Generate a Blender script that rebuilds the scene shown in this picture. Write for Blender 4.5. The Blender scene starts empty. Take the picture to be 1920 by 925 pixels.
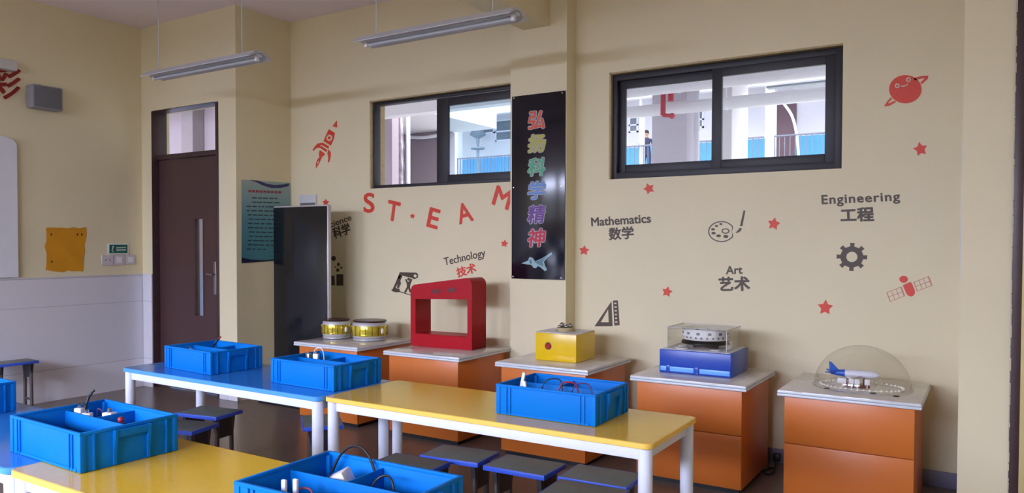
import bpy, bmesh, math, random
from mathutils import Vector, Matrix
random.seed(7)
S = bpy.context.scene
COL = S.collection
R = math.radians
PI = math.pi

# ------------------------------------------------------------------ camera
IW, IH = 1920, 925
CAM = Vector((0.4632, -5.3947, 1.5))
FPX, PPX, PPY = 1428.09, 960.0, 493.99
YAW, PITCH, ROLL = 0.5594, -0.0245, 0.0026
FW = Vector((-math.sin(YAW)*math.cos(PITCH), math.cos(YAW)*math.cos(PITCH), math.sin(PITCH)))
_r = Vector((math.cos(YAW), math.sin(YAW), 0.0)); _u = _r.cross(FW)
RT = _r*math.cos(ROLL) + _u*math.sin(ROLL)
UP = -_r*math.sin(ROLL) + _u*math.cos(ROLL)
cd = bpy.data.cameras.new('camera'); cam = bpy.data.objects.new('camera', cd); COL.objects.link(cam)
m = Matrix((RT, UP, -FW)).transposed().to_4x4(); m.translation = CAM
cam.matrix_world = m
cd.sensor_fit = 'HORIZONTAL'; cd.sensor_width = 36.0; cd.lens = FPX/IW*36.0
cd.shift_y = (PPY - IH/2)/IW
cd.clip_start = 0.05; cd.clip_end = 200
S.camera = cam

def ray(px, py): return FW + RT*((px-PPX)/FPX) - UP*((py-PPY)/FPX)
def PY(px, py, Y=0.0): d = ray(px, py); return CAM + d*((Y-CAM.y)/d.y)
def PX(px, py, X): d = ray(px, py); return CAM + d*((X-CAM.x)/d.x)
def PZ(px, py, Z): d = ray(px, py); return CAM + d*((Z-CAM.z)/d.z)

# ------------------------------------------------------------------ world, lights, exposure
S.view_settings.view_transform = 'Standard'
S.view_settings.look = 'None'
S.view_settings.gamma = 1.0
S.view_settings.use_curve_mapping = False
S.view_settings.exposure = 1.28
S.cycles.use_denoising = True
S.cycles.max_bounces = 10
S.cycles.diffuse_bounces = 6
S.cycles.transparent_max_bounces = 16
S.cycles.caustics_reflective = False
S.cycles.caustics_refractive = False
S.cycles.sample_clamp_indirect = 6.0
w = bpy.data.worlds.new('overcast_sky'); S.world = w; w.use_nodes = True
nt = w.node_tree; bg = nt.nodes['Background']
tc = nt.nodes.new('ShaderNodeTexCoord'); sx = nt.nodes.new('ShaderNodeSeparateXYZ'); cr = nt.nodes.new('ShaderNodeValToRGB')
nt.links.new(tc.outputs['Generated'], sx.inputs[0]); nt.links.new(sx.outputs['Z'], cr.inputs[0]); nt.links.new(cr.outputs[0], bg.inputs[0])
e = cr.color_ramp.elements                                # overcast: dim at the horizon, bright overhead
e[0].position = .02; e[0].color = (.22, .22, .24, 1); e[1].position = .45; e[1].color = (.93, .95, 1.0, 1)
bg.inputs[1].default_value = 2.9

XL, X0, XR = -7.078, -5.573, 1.45          # left wall, end of the door wall, right wall
D1, HC, YF = 0.667, 3.746, -8.6            # door wall depth, ceiling height, front (window) wall
DP = 0.153                                 # pillar depth
def daylight(x, z, width, height, power, tilt):             # the open sky in front of the classroom's windows
    l = bpy.data.lights.new('daylight', 'AREA'); l.shape = 'RECTANGLE'; l.size = width; l.size_y = height
    l.energy = power; l.color = (0.90, 0.985, 1.38)
    o = bpy.data.objects.new('daylight', l); COL.objects.link(o)
    o.location = (x, YF-2.2, z); o.rotation_euler = (R(90-tilt), 0, 0)
daylight(-3.8, 4.3, 9.5, 3.4, 1500, 25)

# ------------------------------------------------------------------ materials
def lin(h):
    h = h.lstrip('#'); out = []
    for i in (0, 2, 4):
        c = int(h[i:i+2], 16)/255
        out.append(c/12.92 if c <= .04045 else ((c+.055)/1.055)**2.4)
    return (*out, 1.0)
def mat(name, col, rough=.5, metal=0.0, noise=0.0, scale=8.0, spec=.5, coat=0.0, bump=0.0):
    mt = bpy.data.materials.new(name); mt.use_nodes = True
    nt = mt.node_tree; b = nt.nodes['Principled BSDF']
    c = lin(col) if isinstance(col, str) else col
    b.inputs['Base Color'].default_value = c
    b.inputs['Roughness'].default_value = rough
    b.inputs['Metallic'].default_value = metal
    b.inputs['Specular IOR Level'].default_value = spec
    b.inputs['Coat Weight'].default_value = coat
    tc = nt.nodes.new('ShaderNodeTexCoord')
    n = nt.nodes.new('ShaderNodeTexNoise'); n.inputs['Scale'].default_value = scale; n.inputs['Detail'].default_value = 4
    nt.links.new(tc.outputs['Object'], n.inputs['Vector'])
    if noise:
        r = nt.nodes.new('ShaderNodeValToRGB')
        r.color_ramp.elements[0].position = .3; r.color_ramp.elements[1].position = .7
        r.color_ramp.elements[0].color = tuple(x*(1-noise) for x in c[:3])+(1,)
        r.color_ramp.elements[1].color = tuple(min(1, x*(1+noise)) for x in c[:3])+(1,)
        nt.links.new(n.outputs['Fac'], r.inputs['Fac']); nt.links.new(r.outputs['Color'], b.inputs['Base Color'])
    if bump:
        bp = nt.nodes.new('ShaderNodeBump'); bp.inputs['Strength'].default_value = bump; bp.inputs['Distance'].default_value = .002
        nt.links.new(n.outputs['Fac'], bp.inputs['Height']); nt.links.new(bp.outputs['Normal'], b.inputs['Normal'])
    return mt
def ramp_mat(name, stops, axis=2, rough=.5):
    """a print whose ink runs from one colour to another along an axis of the thing"""
    mt = mat(name, '#808080', rough); nt = mt.node_tree; b = nt.nodes['Principled BSDF']
    tc = nt.nodes.new('ShaderNodeTexCoord'); sx = nt.nodes.new('ShaderNodeSeparateXYZ'); r = nt.nodes.new('ShaderNodeValToRGB')
    nt.links.new(tc.outputs['Generated'], sx.inputs[0]); nt.links.new(sx.outputs[axis], r.inputs['Fac'])
    e = r.color_ramp.elements
    while len(e) < len(stops): e.new(.5)
    for k, (p, c) in enumerate(stops): e[k].position = p; e[k].color = lin(c)
    nt.links.new(r.outputs['Color'], b.inputs['Base Color'])
    return mt
def clear_mat(name, tint=(1, 1, 1, 1), refl=1.0, rough=.02):
    mt = bpy.data.materials.new(name); mt.use_nodes = True; nt = mt.node_tree; nt.nodes.clear()
    out = nt.nodes.new('ShaderNodeOutputMaterial'); mx = nt.nodes.new('ShaderNodeMixShader')
    t = nt.nodes.new('ShaderNodeBsdfTransparent'); g = nt.nodes.new('ShaderNodeBsdfGlossy'); f = nt.nodes.new('ShaderNodeLayerWeight')
    pw = nt.nodes.new('ShaderNodeMath'); pw.operation = 'POWER'; pw.inputs[1].default_value = 4.0
    mul = nt.nodes.new('ShaderNodeMath'); mul.operation = 'MULTIPLY_ADD'; mul.inputs[1].default_value = .5*refl; mul.inputs[2].default_value = .04*refl
    f.inputs['Blend'].default_value = .5; t.inputs[0].default_value = tint; g.inputs['Roughness'].default_value = rough
    nt.links.new(f.outputs['Facing'], pw.inputs[0]); nt.links.new(pw.outputs[0], mul.inputs[0]); nt.links.new(mul.outputs[0], mx.inputs[0])
    nt.links.new(t.outputs[0], mx.inputs[1]); nt.links.new(g.outputs[0], mx.inputs[2]); nt.links.new(mx.outputs[0], out.inputs[0])
    return mt
M = dict(
    wall=mat('cream_wall_paint', '#e1d7b4', .6, noise=.025, scale=1.5),
    ceil=mat('ceiling_paint', '#efe6f0', .8, noise=.02, scale=2),
    floor=mat('terrazzo_floor', '#6f6058', .28, noise=.12, scale=14),
    base=mat('grey_baseboard', '#77748a', .4, noise=.06),
    frame=mat('charcoal_aluminium', '#25252c', .5, noise=.06),
    reveal=mat('reveal_plaster', '#b7a680', .8, noise=.1, scale=20),
    brown=mat('brown_door_steel', '#4c3434', .4, noise=.06, scale=4),
    brown_frame=mat('brown_frame_paint', '#432f31', .4, noise=.1, scale=12),
    steel=mat('brushed_steel', '#b8b6b4', .3, 1.0, noise=.05),
    chrome=mat('chrome', '#e6e6e6', .06, 1.0),
    white_metal=mat('white_powder_coat', '#dfe4f2', .35, noise=.02),
    yellow_top=mat('yellow_laminate', '#e3b722', .16, noise=.02, scale=30, spec=.8),
    yellow_edge=mat('yellow_edge_band', '#f2c85a', .4, noise=.02),
    blue_top=mat('blue_laminate', '#2f78c8', .16, noise=.02, scale=30, spec=.8),
    blue_edge=mat('blue_edge_band', '#4d9cf0', .4, noise=.02),
    crate=mat('blue_crate_plastic', '#0474cc', .5, noise=.02, scale=10, spec=.12),
    crate_in=mat('blue_crate_divider', '#046ec2', .5, noise=.02, scale=10, spec=.12),
    orange=mat('orange_panel', '#d2742e', .35, noise=.03, scale=3),
    black=mat('black_plastic', '#121216', .4, noise=.1),
    slab=mat('marbled_slab', '#cbc5c0', .07, noise=.05, scale=25, spec=.8),
    slab_edge=mat('slab_edge_profile', '#d3dae0', .25, noise=.03, scale=20),
    seat=mat('grey_stool_seat', '#6b6f6b', .5, noise=.06, scale=20),
    seat_edge=mat('blue_stool_edging', '#2f55c8', .4, noise=.04),
    stool_leg=mat('stool_leg_steel', '#4a4240', .4, noise=.08),
    stool_bracket=mat('stool_bracket', '#25242a', .45, noise=.08),
    red=mat('red_gloss_paint', '#ad0c1e', .38, noise=.03, scale=4, spec=.2),
    dark_red=mat('dark_red_print', '#5e0f18', .4, noise=.1),
    yellow_box=mat('yellow_box_paint', '#e3bd0c', .25, noise=.03),
    white=mat('white_plastic', '#e9e9ec', .35, noise=.02),
    grey_white=mat('grey_white_plastic', '#cfd0d2', .4, noise=.03),
    button=mat('red_button_plastic', '#a11c12', .25, noise=.04),
    cobalt=mat('cobalt_box_paint', '#0f42ad', .3, noise=.03),
    light_blue=mat('light_blue_reflection', '#6fb2f6', .3, noise=.03),
    gold=mat('polished_brass', '#cfc045', .16, .6, noise=.12, scale=18),
    gold_dark=mat('dark_brass_strip', '#8a6a14', .2, .6, noise=.1),  # darker brass of the upright stripes round the drums
    lid=mat('dark_lid', '#3a1c1c', .3, noise=.1),
    silver=mat('silver_housing', '#c9c6c8', .35, .3, noise=.02),
    screen=mat('black_screen_glass', '#14161c', .12, noise=.1),
    rubber=mat('black_cable', '#17161d', .5, noise=.1),
    wire_red=mat('red_wire', '#9c2a35', .45, noise=.1),
    wire_violet=mat('violet_wire', '#4a3a74', .45, noise=.1),
    speaker=mat('grey_speaker_shell', '#8d8d92', .6, noise=.04),
    speaker_cloth=mat('speaker_grille_cloth', '#6b6c71', .8, noise=.1, scale=60),
    lamp=mat('lamp_enamel', '#c3c6cb', .4, noise=.02),
    tube=mat('lamp_tube_glass', '#b5bac2', .3, noise=.02),
    board=mat('white_board', '#dfe2ea', .35, noise=.02),
    orange_paint=mat('orange_wall_paint', '#d39213', .7, noise=.07, scale=6),
    green_sign=mat('green_sign_print', '#1c6a55', .4, noise=.1),
    socket=mat('socket_plastic', '#cfc9cb', .4, noise=.03),
    st_red=mat('red_sticker_vinyl', '#d8432f', .5, noise=.04),
    st_dark=mat('brown_sticker_vinyl', '#4a3b2c', .5, noise=.05),
    st_light=mat('cream_sticker_vinyl', '#c9bba8', .5, noise=.04),
    st_pink=mat('pink_sticker_vinyl', '#c47f72', .5, noise=.04),
    callig=mat('dark_red_lettering', '#8c1a1a', .5, noise=.06),
    banner=mat('banner_black_acrylic', '#15131d', .15, noise=.15, scale=4),
    outline=mat('banner_outline_ink', '#a3a3a9', .4, noise=.05),
    jet=mat('jet_print', '#8fb0b8', .4, noise=.12, scale=30),
    jet_dark=mat('jet_print_shade', '#4f7780', .4, noise=.1, scale=30),
    ext_white=mat('exterior_white_paint', '#dcdbe0', .7, noise=.03, scale=.7),
    ext_lilac=mat('exterior_lilac_render', '#9a8d96', .8, noise=.03, scale=.7),
    ext_grey=mat('exterior_grey_render', '#c9c6d0', .8, noise=.03, scale=.7),
    ext_blue=mat('exterior_blue_dado', '#52a8e8', .6, noise=.04, scale=1),
    ext_brown=mat('exterior_brown_door', '#6e5560', .6, noise=.15, scale=1.5),
    ext_glass=mat('exterior_window_pane', '#6d7c86', .15, noise=.1),
    ext_rail=mat('exterior_rail_paint', '#5a5f70', .5, noise=.05),
    ext_floor=mat('exterior_concrete', '#a7a4a2', .8, noise=.08, scale=2),
    ext_pier=mat('exterior_pier_render', '#857b80', .8, noise=.04),
    lantern=mat('grey_lantern', '#8f9ba6', .5, noise=.05),
    pipe=mat('white_pipe', '#e6e8ee', .3, noise=.02),
    foil=mat('crinkled_foil', '#b5adb5', .25, .7, noise=.35, scale=12, bump=1.0),
    red_pipe=mat('red_fire_pipe', '#b02a3e', .4, noise=.05),
    cloth_navy=mat('navy_clothing', '#2d3050', .8, noise=.1),
    skin=mat('skin', '#b98d78', .6, noise=.05),
    hair=mat('dark_hair', '#2b2626', .7, noise=.1),
    plane_white=mat('model_plane_white', '#e4e6f2', .3, noise=.02),
    plane_blue=mat('model_plane_blue', '#1d5cc4', .3, noise=.03),
    stand_red=mat('dark_red_stand', '#6d1d24', .4, noise=.05),
    bead=mat('pearl_bead', '#f3eee2', .2, noise=.02),
    steel_dark=mat('dark_metal_ring', '#4f4a48', .3, .8, noise=.05),
)
GLASS = clear_mat('window_glass', (.97, .98, .98, 1), .8)
GLASS_BLUE = clear_mat('tinted_window_glass', (.80, .90, .95, 1), 1.0)
ACRYLIC = clear_mat('clear_acrylic', (.95, .95, .94, 1), 1.1, .04)
# tiled dado with faint joints
TILE = mat('dado_tile', '#dcdbe2', .3, noise=.0)
nt = TILE.node_tree; bt = nt.nodes.new('ShaderNodeTexBrick'); tc = nt.nodes['Texture Coordinate']
mp = nt.nodes.new('ShaderNodeMapping'); mp.inputs['Rotation'].default_value = (R(90), 0, R(90))
nt.links.new(tc.outputs['Object'], mp.inputs[0]); nt.links.new(mp.outputs[0], bt.inputs['Vector'])
bt.inputs['Color1'].default_value = lin('#dddce3'); bt.inputs['Color2'].default_value = lin('#d8d7df'); bt.inputs['Mortar'].default_value = lin('#bfbeca')
bt.inputs['Scale'].default_value = 1.0; bt.inputs['Brick Width'].default_value = .6; bt.inputs['Row Height'].default_value = .3; bt.inputs['Mortar Size'].default_value = .004
nt.links.new(bt.outputs['Color'], nt.nodes['Principled BSDF'].inputs['Base Color'])

# ------------------------------------------------------------------ mesh helpers
class MB:
    def __init__(self): self.bm = bmesh.new(); self.mi = 0
    def _merge(self, b):
        me = bpy.data.meshes.new('tmp')
        for f in b.faces: f.material_index = self.mi
        b.to_mesh(me); b.free(); self.bm.from_mesh(me); bpy.data.meshes.remove(me); return self
    def use(self, i): self.mi = i; return self
    def box(self, x0, x1, y0, y1, z0, z1, bev=0.0, seg=2, mtx=None):
        b = bmesh.new(); bmesh.ops.create_cube(b, size=1.0)
        sc = Matrix.Diagonal((abs(x1-x0), abs(y1-y0), abs(z1-z0), 1)); tr = Matrix.Translation(((x0+x1)/2, (y0+y1)/2, (z0+z1)/2))
        bmesh.ops.transform(b, matrix=tr @ sc, verts=b.verts)
        if bev: bmesh.ops.bevel(b, geom=b.edges[:], offset=bev, segments=seg, affect='EDGES', profile=.5)
        if mtx is not None: bmesh.ops.transform(b, matrix=mtx, verts=b.verts)
        return self._merge(b)
    def cyl(self, p, q, r, r2=None, seg=20, caps=True):
        p, q = Vector(p), Vector(q); d = q-p; b = bmesh.new()
        bmesh.ops.create_cone(b, cap_ends=caps, segments=seg, radius1=r, radius2=r if r2 is None else r2, depth=d.length)
        rot = d.to_track_quat('Z', 'Y').to_matrix().to_4x4()
        bmesh.ops.transform(b, matrix=Matrix.Translation((p+q)/2) @ rot, verts=b.verts)
        return self._merge(b)
    def lathe(self, prof, c=(0, 0, 0), seg=32, axis='Z', cap=False):
        b = bmesh.new(); rings = []
        for (r, z) in prof:
            ring = []
            for k in range(seg):
                a = 2*PI*k/seg
                v = (r*math.cos(a), r*math.sin(a), z)
                if axis == 'Y': v = (v[0], -v[2], v[1])
                if axis == 'X': v = (v[2], v[0], v[1])
                ring.append(b.verts.new((v[0]+c[0], v[1]+c[1], v[2]+c[2])))
            rings.append(ring)
        for a_, b_ in zip(rings, rings[1:]):
            for k in range(seg): b.faces.new((a_[k], a_[(k+1) % seg], b_[(k+1) % seg], b_[k]))
        if cap:
            b.faces.new(rings[0][::-1]); b.faces.new(rings[-1])
        bmesh.ops.remove_doubles(b, verts=b.verts, dist=1e-6)
        bmesh.ops.recalc_face_normals(b, faces=b.faces)
        return self._merge(b)
    def sphere(self, c, r, seg=12, sc=(1, 1, 1)):
        b = bmesh.new(); bmesh.ops.create_uvsphere(b, u_segments=seg, v_segments=max(6, seg//2+2), radius=r)
        bmesh.ops.transform(b, matrix=Matrix.Translation(c) @ Matrix.Diagonal((*sc, 1)), verts=b.verts)
        return self._merge(b)
    def tube(self, pts, r, seg=8, close=True):
        pts = smooth(pts); b = bmesh.new(); rings = []
        n = len(pts); ref = Vector((0.3, 0.2, 1)).normalized()
        for i, p in enumerate(pts):
            t = (pts[min(i+1, n-1)]-pts[max(i-1, 0)]).normalized()
            s = t.cross(ref)
            if s.length < 1e-3: s = t.cross(Vector((1, 0, 0)))
            s.normalize(); u = s.cross(t)
            rings.append([b.verts.new(p + (s*math.cos(2*PI*k/seg)+u*math.sin(2*PI*k/seg))*r) for k in range(seg)])
        for a_, b_ in zip(rings, rings[1:]):
            for k in range(seg): b.faces.new((a_[k], a_[(k+1) % seg], b_[(k+1) % seg], b_[k]))
        b.faces.new(rings[0][::-1]); b.faces.new(rings[-1])
        bmesh.ops.recalc_face_normals(b, faces=b.faces)
        return self._merge(b)
    def prism(self, pts3, off):
        """closed outline of 3D points pushed along the vector off"""
        b = bmesh.new(); off = Vector(off)
        a = [b.verts.new(p) for p in pts3]; c = [b.verts.new(Vector(p)+off) for p in pts3]
        n = len(a); b.faces.new(a); b.faces.new(c[::-1])
        for k in range(n): b.faces.new((a[k], c[k], c[(k+1) % n], a[(k+1) % n]))
        bmesh.ops.recalc_face_normals(b, faces=b.faces)
        return self._merge(b)
    def build(self, name, mats, parent=None, loc=None, smooth_deg=35):
        me = bpy.data.meshes.new(name); self.bm.to_mesh(me); self.bm.free()
        for mm in (mats if isinstance(mats, (list, tuple)) else [mats]): me.materials.append(mm)
        o = bpy.data.objects.new(name, me); COL.objects.link(o)
        if parent is not None: o.parent = parent
        if loc is not None: o.location = loc
        if smooth_deg:
            me.shade_smooth() if hasattr(me, 'shade_smooth') else None
            try: me.set_sharp_from_angle(angle=R(smooth_deg))
            except Exception: pass
        return o
def smooth(pts, n=6):
    pts = [Vector(p) for p in pts]
    if len(pts) < 3: return pts
    out = []
    for i in range(len(pts)-1):
        p0, p1, p2, p3 = pts[max(i-1, 0)], pts[i], pts[i+1], pts[min(i+2, len(pts)-1)]
        for k in range(n):
            t = k/n
            out.append(.5*((2*p1)+(p2-p0)*t+(2*p0-5*p1+4*p2-p3)*t*t+(3*p1-p0-3*p2+p3)*t**3))
    return out+[pts[-1]]
def tag(o, label=None, cat=None, group=None, kind=None):
    if label: o['label'] = label
    if cat: o['category'] = cat
    if group: o['group'] = group
    if kind: o['kind'] = kind
    return o
def thing(name, label, cat, loc=(0, 0, 0), rz=0.0, group=None):
    o = bpy.data.objects.new(name, None); COL.objects.link(o)
    o.location = loc; o.rotation_euler = (0, 0, rz); o.empty_display_size = .05
    return tag(o, label, cat, group)
def struct(o, label=None, cat=None): return tag(o, label, cat, None, 'structure')
def copy_tree(o, parent=None):
    c = o.copy(); COL.objects.link(c)
    if parent is not None: c.parent = parent
    for ch in list(o.children): copy_tree(ch, c)
    return c
def B(x0, x1, y0, y1, z0, z1, bev=0.0): return MB().box(x0, x1, y0, y1, z0, z1, bev)
def tri_fill_mesh(loops, thick):
    """2D loops (even-odd) -> mesh data in u, v, w with w from 0 to thick"""
    cu = bpy.data.curves.new('outline', 'CURVE'); cu.dimensions = '2D'; cu.fill_mode = 'BOTH'; cu.extrude = thick/2
    for lp in loops:
        sp = cu.splines.new('POLY'); sp.points.add(len(lp)-1)
        for k, p in enumerate(lp): sp.points[k].co = (p[0], p[1], 0, 1)
        sp.use_cyclic_u = True
    o = bpy.data.objects.new('outline', cu)
    me = bpy.data.meshes.new_from_object(o)
    bpy.data.objects.remove(o); bpy.data.curves.remove(cu)
    return me
PLANES = {   # plane -> pixel to (u, v) and (u, v, w) to the room; w leaves the wall
    'back': (lambda p: (lambda q: (q.x, q.z))(PY(*p, 0.0)), lambda u, v, w_: Vector((u, -w_, v))),
    'pillar': (lambda p: (lambda q: (q.x, q.z))(PY(*p, -DP-.012)), lambda u, v, w_: Vector((u, -DP-.012-w_, v))),
    'left': (lambda p: (lambda q: (q.y, q.z))(PX(*p, XL)), lambda u, v, w_: Vector((XL+w_, u, v))),
    'return': (lambda p: (lambda q: (q.y, q.z))(PX(*p, X0)), lambda u, v, w_: Vector((X0+w_, u, v))),
}
def flat(name, plane, loops, mtl, w0=.0006, thick=.0018, parent=None):
    """loops given in photograph pixels, traced onto the wall they are stuck on"""
    to2, to3 = PLANES[plane]
    me = tri_fill_mesh([[to2(p) for p in lp] for lp in loops], thick)
    for v in me.vertices: v.co = to3(v.co.x, v.co.y, v.co.z+thick/2+w0)
    me.materials.clear(); me.materials.append(mtl); me.name = name
    o = bpy.data.objects.new(name, me); COL.objects.link(o)
    recentre(o)
    if parent is not None: parent_keep(o, parent)
    return o
def recentre(o):
    me = o.data
    if not len(me.vertices): return
    lo = Vector((min(v.co[i] for v in me.vertices) for i in range(3))); hi = Vector((max(v.co[i] for v in me.vertices) for i in range(3)))
    c = (lo+hi)/2
    me.transform(Matrix.Translation(-c)); o.location = c
def parent_keep(o, p):
    wp = Matrix.Translation(p.location) @ p.rotation_euler.to_matrix().to_4x4()
    mw = Matrix.Translation(o.location)
    o.parent = p; o.matrix_basis = wp.inverted() @ mw
def text_mesh(body, bold=0.0, shear=0.0, spacing=1.0):
    cu = bpy.data.curves.new('letters', 'FONT'); cu.body = body; cu.size = 1.0; cu.shear = shear
    cu.extrude = .5; cu.space_character = spacing; cu.resolution_u = 5
    o = bpy.data.objects.new('letters', cu)
    me = bpy.data.meshes.new_from_object(o)
    bpy.data.objects.remove(o); bpy.data.curves.remove(cu)
    if bold:                                               # a heavier weight: the same strokes laid side by side
        base = bmesh.new(); base.from_mesh(me); out = bmesh.new()
        n = 8 if bold < .04 else 14
        for k in range(n+1):
            tmp = base.copy(); t = (0, 0) if k == n else (bold*math.cos(2*PI*k/n), bold*math.sin(2*PI*k/n))
            bmesh.ops.translate(tmp, verts=tmp.verts, vec=(t[0], t[1], .02*k))
            m2 = bpy.data.meshes.new('t'); tmp.to_mesh(m2); tmp.free(); out.from_mesh(m2); bpy.data.meshes.remove(m2)
        out.to_mesh(me); out.free(); base.free()
    return me
def lettering(name, body, quad, plane, mtl, bold=.01, shear=0.0, spacing=1.0, w0=.0006, thick=.0018, parent=None, grow=0.0):
    """quad: pixels of the ink's corners, top-left, top-right, bottom-right, bottom-left"""
    to2, to3 = PLANES[plane]
    me = text_mesh(body, bold, shear, spacing)
    xs = [v.co.x for v in me.vertices]; ys = [v.co.y for v in me.vertices]
    x0, x1, y0, y1 = min(xs), max(xs), min(ys), max(ys)
    q = [Vector(to2(p)) for p in quad]
    if grow:
        c = sum(q, Vector((0, 0)))/4; q = [p+(p-c).normalized()*grow for p in q]
    tl, tr, br, bl = q
    for v in me.vertices:
        s = (v.co.x-x0)/(x1-x0); t = (v.co.y-y0)/(y1-y0)
        p = (bl*(1-s)+br*s)*(1-t)+(tl*(1-s)+tr*s)*t
        v.co = to3(p.x, p.y, w0+(v.co.z+.5)*thick)
    me.materials.clear(); me.materials.append(mtl); me.name = name
    o = bpy.data.objects.new(name, me); COL.objects.link(o)
    recentre(o)
    if parent is not None: parent_keep(o, parent)
    return o
def circ(cx, cy, r, ry=None, n=20, a0=0.0):
    ry = r if ry is None else ry
    return [(cx+r*math.cos(a0+2*PI*k/n), cy+ry*math.sin(a0+2*PI*k/n)) for k in range(n)]
def band(pts, wd):
    """a stroke of width wd along pixel points, as an outline"""
    pts = [Vector(p) for p in pts]; L, Rr = [], []
    for i, p in enumerate(pts):
        t = (pts[min(i+1, len(pts)-1)]-pts[max(i-1, 0)]).normalized(); n = Vector((-t.y, t.x))
        ww = wd[i] if isinstance(wd, (list, tuple)) else wd
        L.append(tuple(p+n*ww/2)); Rr.append(tuple(p-n*ww/2))
    return L+Rr[::-1]

# ------------------------------------------------------------------ room shell
W1 = dict(x0=-4.501, x1=-2.845, z0=2.0251, z1=2.8506)
W2 = dict(x0=-2.0345, x1=-0.365, z0=2.0061, z1=2.8249)
WT = .20
struct(B(XL-.3, XR+.3, YF-.3, .0, -.1, 0).build('floor', M['floor'], smooth_deg=0))
struct(B(XL-.3, XR+.3, YF-.3, WT, HC, HC+.12).build('ceiling', M['ceil'], smooth_deg=0))
b = MB()
for (x0, x1, z0, z1) in ((X0-.2, W1['x0'], 0, HC), (W1['x1'], W2['x0'], 0, HC), (W2['x1'], XR+.2, 0, HC),
                         (W1['x0'], W1['x1'], 0, W1['z0']), (W1['x0'], W1['x1'], W1['z1'], HC),
                         (W2['x0'], W2['x1'], 0, W2['z0']), (W2['x0'], W2['x1'], W2['z1'], HC)):
    b.box(x0, x1, 0, WT, z0, z1)
struct(b.build('wall_back', M['wall'], smooth_deg=0))
b = MB()
for (x0, x1, z0, z1) in ((X0-.2, W1['x0'], 0, 3.6), (W1['x1'], W2['x0'], 0, 3.6), (W2['x1'], XR+4, 0, 3.6), (W1['x0'], W1['x1'], 0, W1['z0']), (W1['x0'], W1['x1'], W1['z1'], 3.6),
                         (W2['x0'], W2['x1'], 0, W2['z0']), (W2['x0'], W2['x1'], W2['z1'], 3.6)):
    b.box(x0, x1, WT+.0005, WT+.012, z0, z1)
struct(b.build('bounce_skin', M['ext_white'], smooth_deg=0))  # unseen white skin added to keep bounced light on the outside pipes neutral
DX0, DX1, DZ = PY(285, 300, -D1).x, PY(410, 300, -D1).x, 2.87
b = MB()
b.box(XL-.2, DX0, -D1, -D1+.2, 0, HC); b.box(DX1, X0, -D1, -D1+.2, 0, HC); b.box(DX0, DX1, -D1, -D1+.2, DZ, HC)
struct(b.build('wall_door_side', M['wall'], smooth_deg=0))
struct(B(X0-.2, X0, -D1+.2, 0, 0, HC).build('wall_return', M['wall'], smooth_deg=0))
struct(B(XL-.2, XL, YF, -D1, 0, HC).build('wall_left', M['wall'], smooth_deg=0))
struct(B(XR, XR+.2, YF, -D1, 0, HC).build('wall_right', M['wall'], smooth_deg=0))
RX0, RX1 = PY(1801, 500, -D1).x, PY(1897, 500, -D1).x
b = MB(); b.box(RX0, RX1, -D1, 0, 0, HC); b.box(RX1, XR, -D1, -D1+.2, 2.95, HC)
struct(b.build('wall_right_side', M['wall'], smooth_deg=0))
b = MB(); wz0, wz1 = .95, 2.98
wins = [(-6.6, -4.6), (-4.1, -2.1), (-1.6, 0.0)]
b.box(XL-.2, XR+.2, YF-.2, YF, 0, wz0); b.box(XL-.2, XR+.2, YF-.2, YF, wz1, HC)
xx = XL-.2
for (a, c) in wins: b.box(xx, a, YF-.2, YF, wz0, wz1); xx = c
b.box(xx, XR+.2, YF-.2, YF, wz0, wz1)
struct(b.build('wall_front', M['wall'], smooth_deg=0))
PL0, PL1 = -2.837, -2.324
struct(B(PL0, PL1, -DP, -.0005, 0, HC-.001).build('pillar', M['wall'], smooth_deg=0))
struct(B(-2.719, -2.475, YF+.001, -DP-.0005, 3.214, HC-.001).build('beam', M['wall'], smooth_deg=0))
# baseboards
struct(B(PL1+.001, RX0, -.014, -.0005, .001, .10, .003).build('baseboard_back', M['base']))
struct(B(X0+.001, PL0-.001, -.014, -.0005, .001, .10, .003).build('baseboard_rear', M['base']))
struct(B(DX1+.002, X0+.012, -D1-.012, -D1-.0005, .001, .10, .003).build('baseboard_side', TILE))
# tiled dado on the left wall, its return and its cap
b = MB(); b.box(XL+.0005, XL+.016, YF+.01, -D1-.001, .001, 1.165)
struct(b.build('trim_1', TILE, smooth_deg=0))
b = MB(); b.box(XL+.0005, XL+.02, YF+.01, -D1-.001, 1.1655, 1.185, .003)
struct(b.build('trim_2', M['ext_white']))
struct(B(XL+.021, DX0-.003, -D1-.016, -D1-.0005, .001, 1.185, .003).build('trim_3', TILE))

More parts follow.
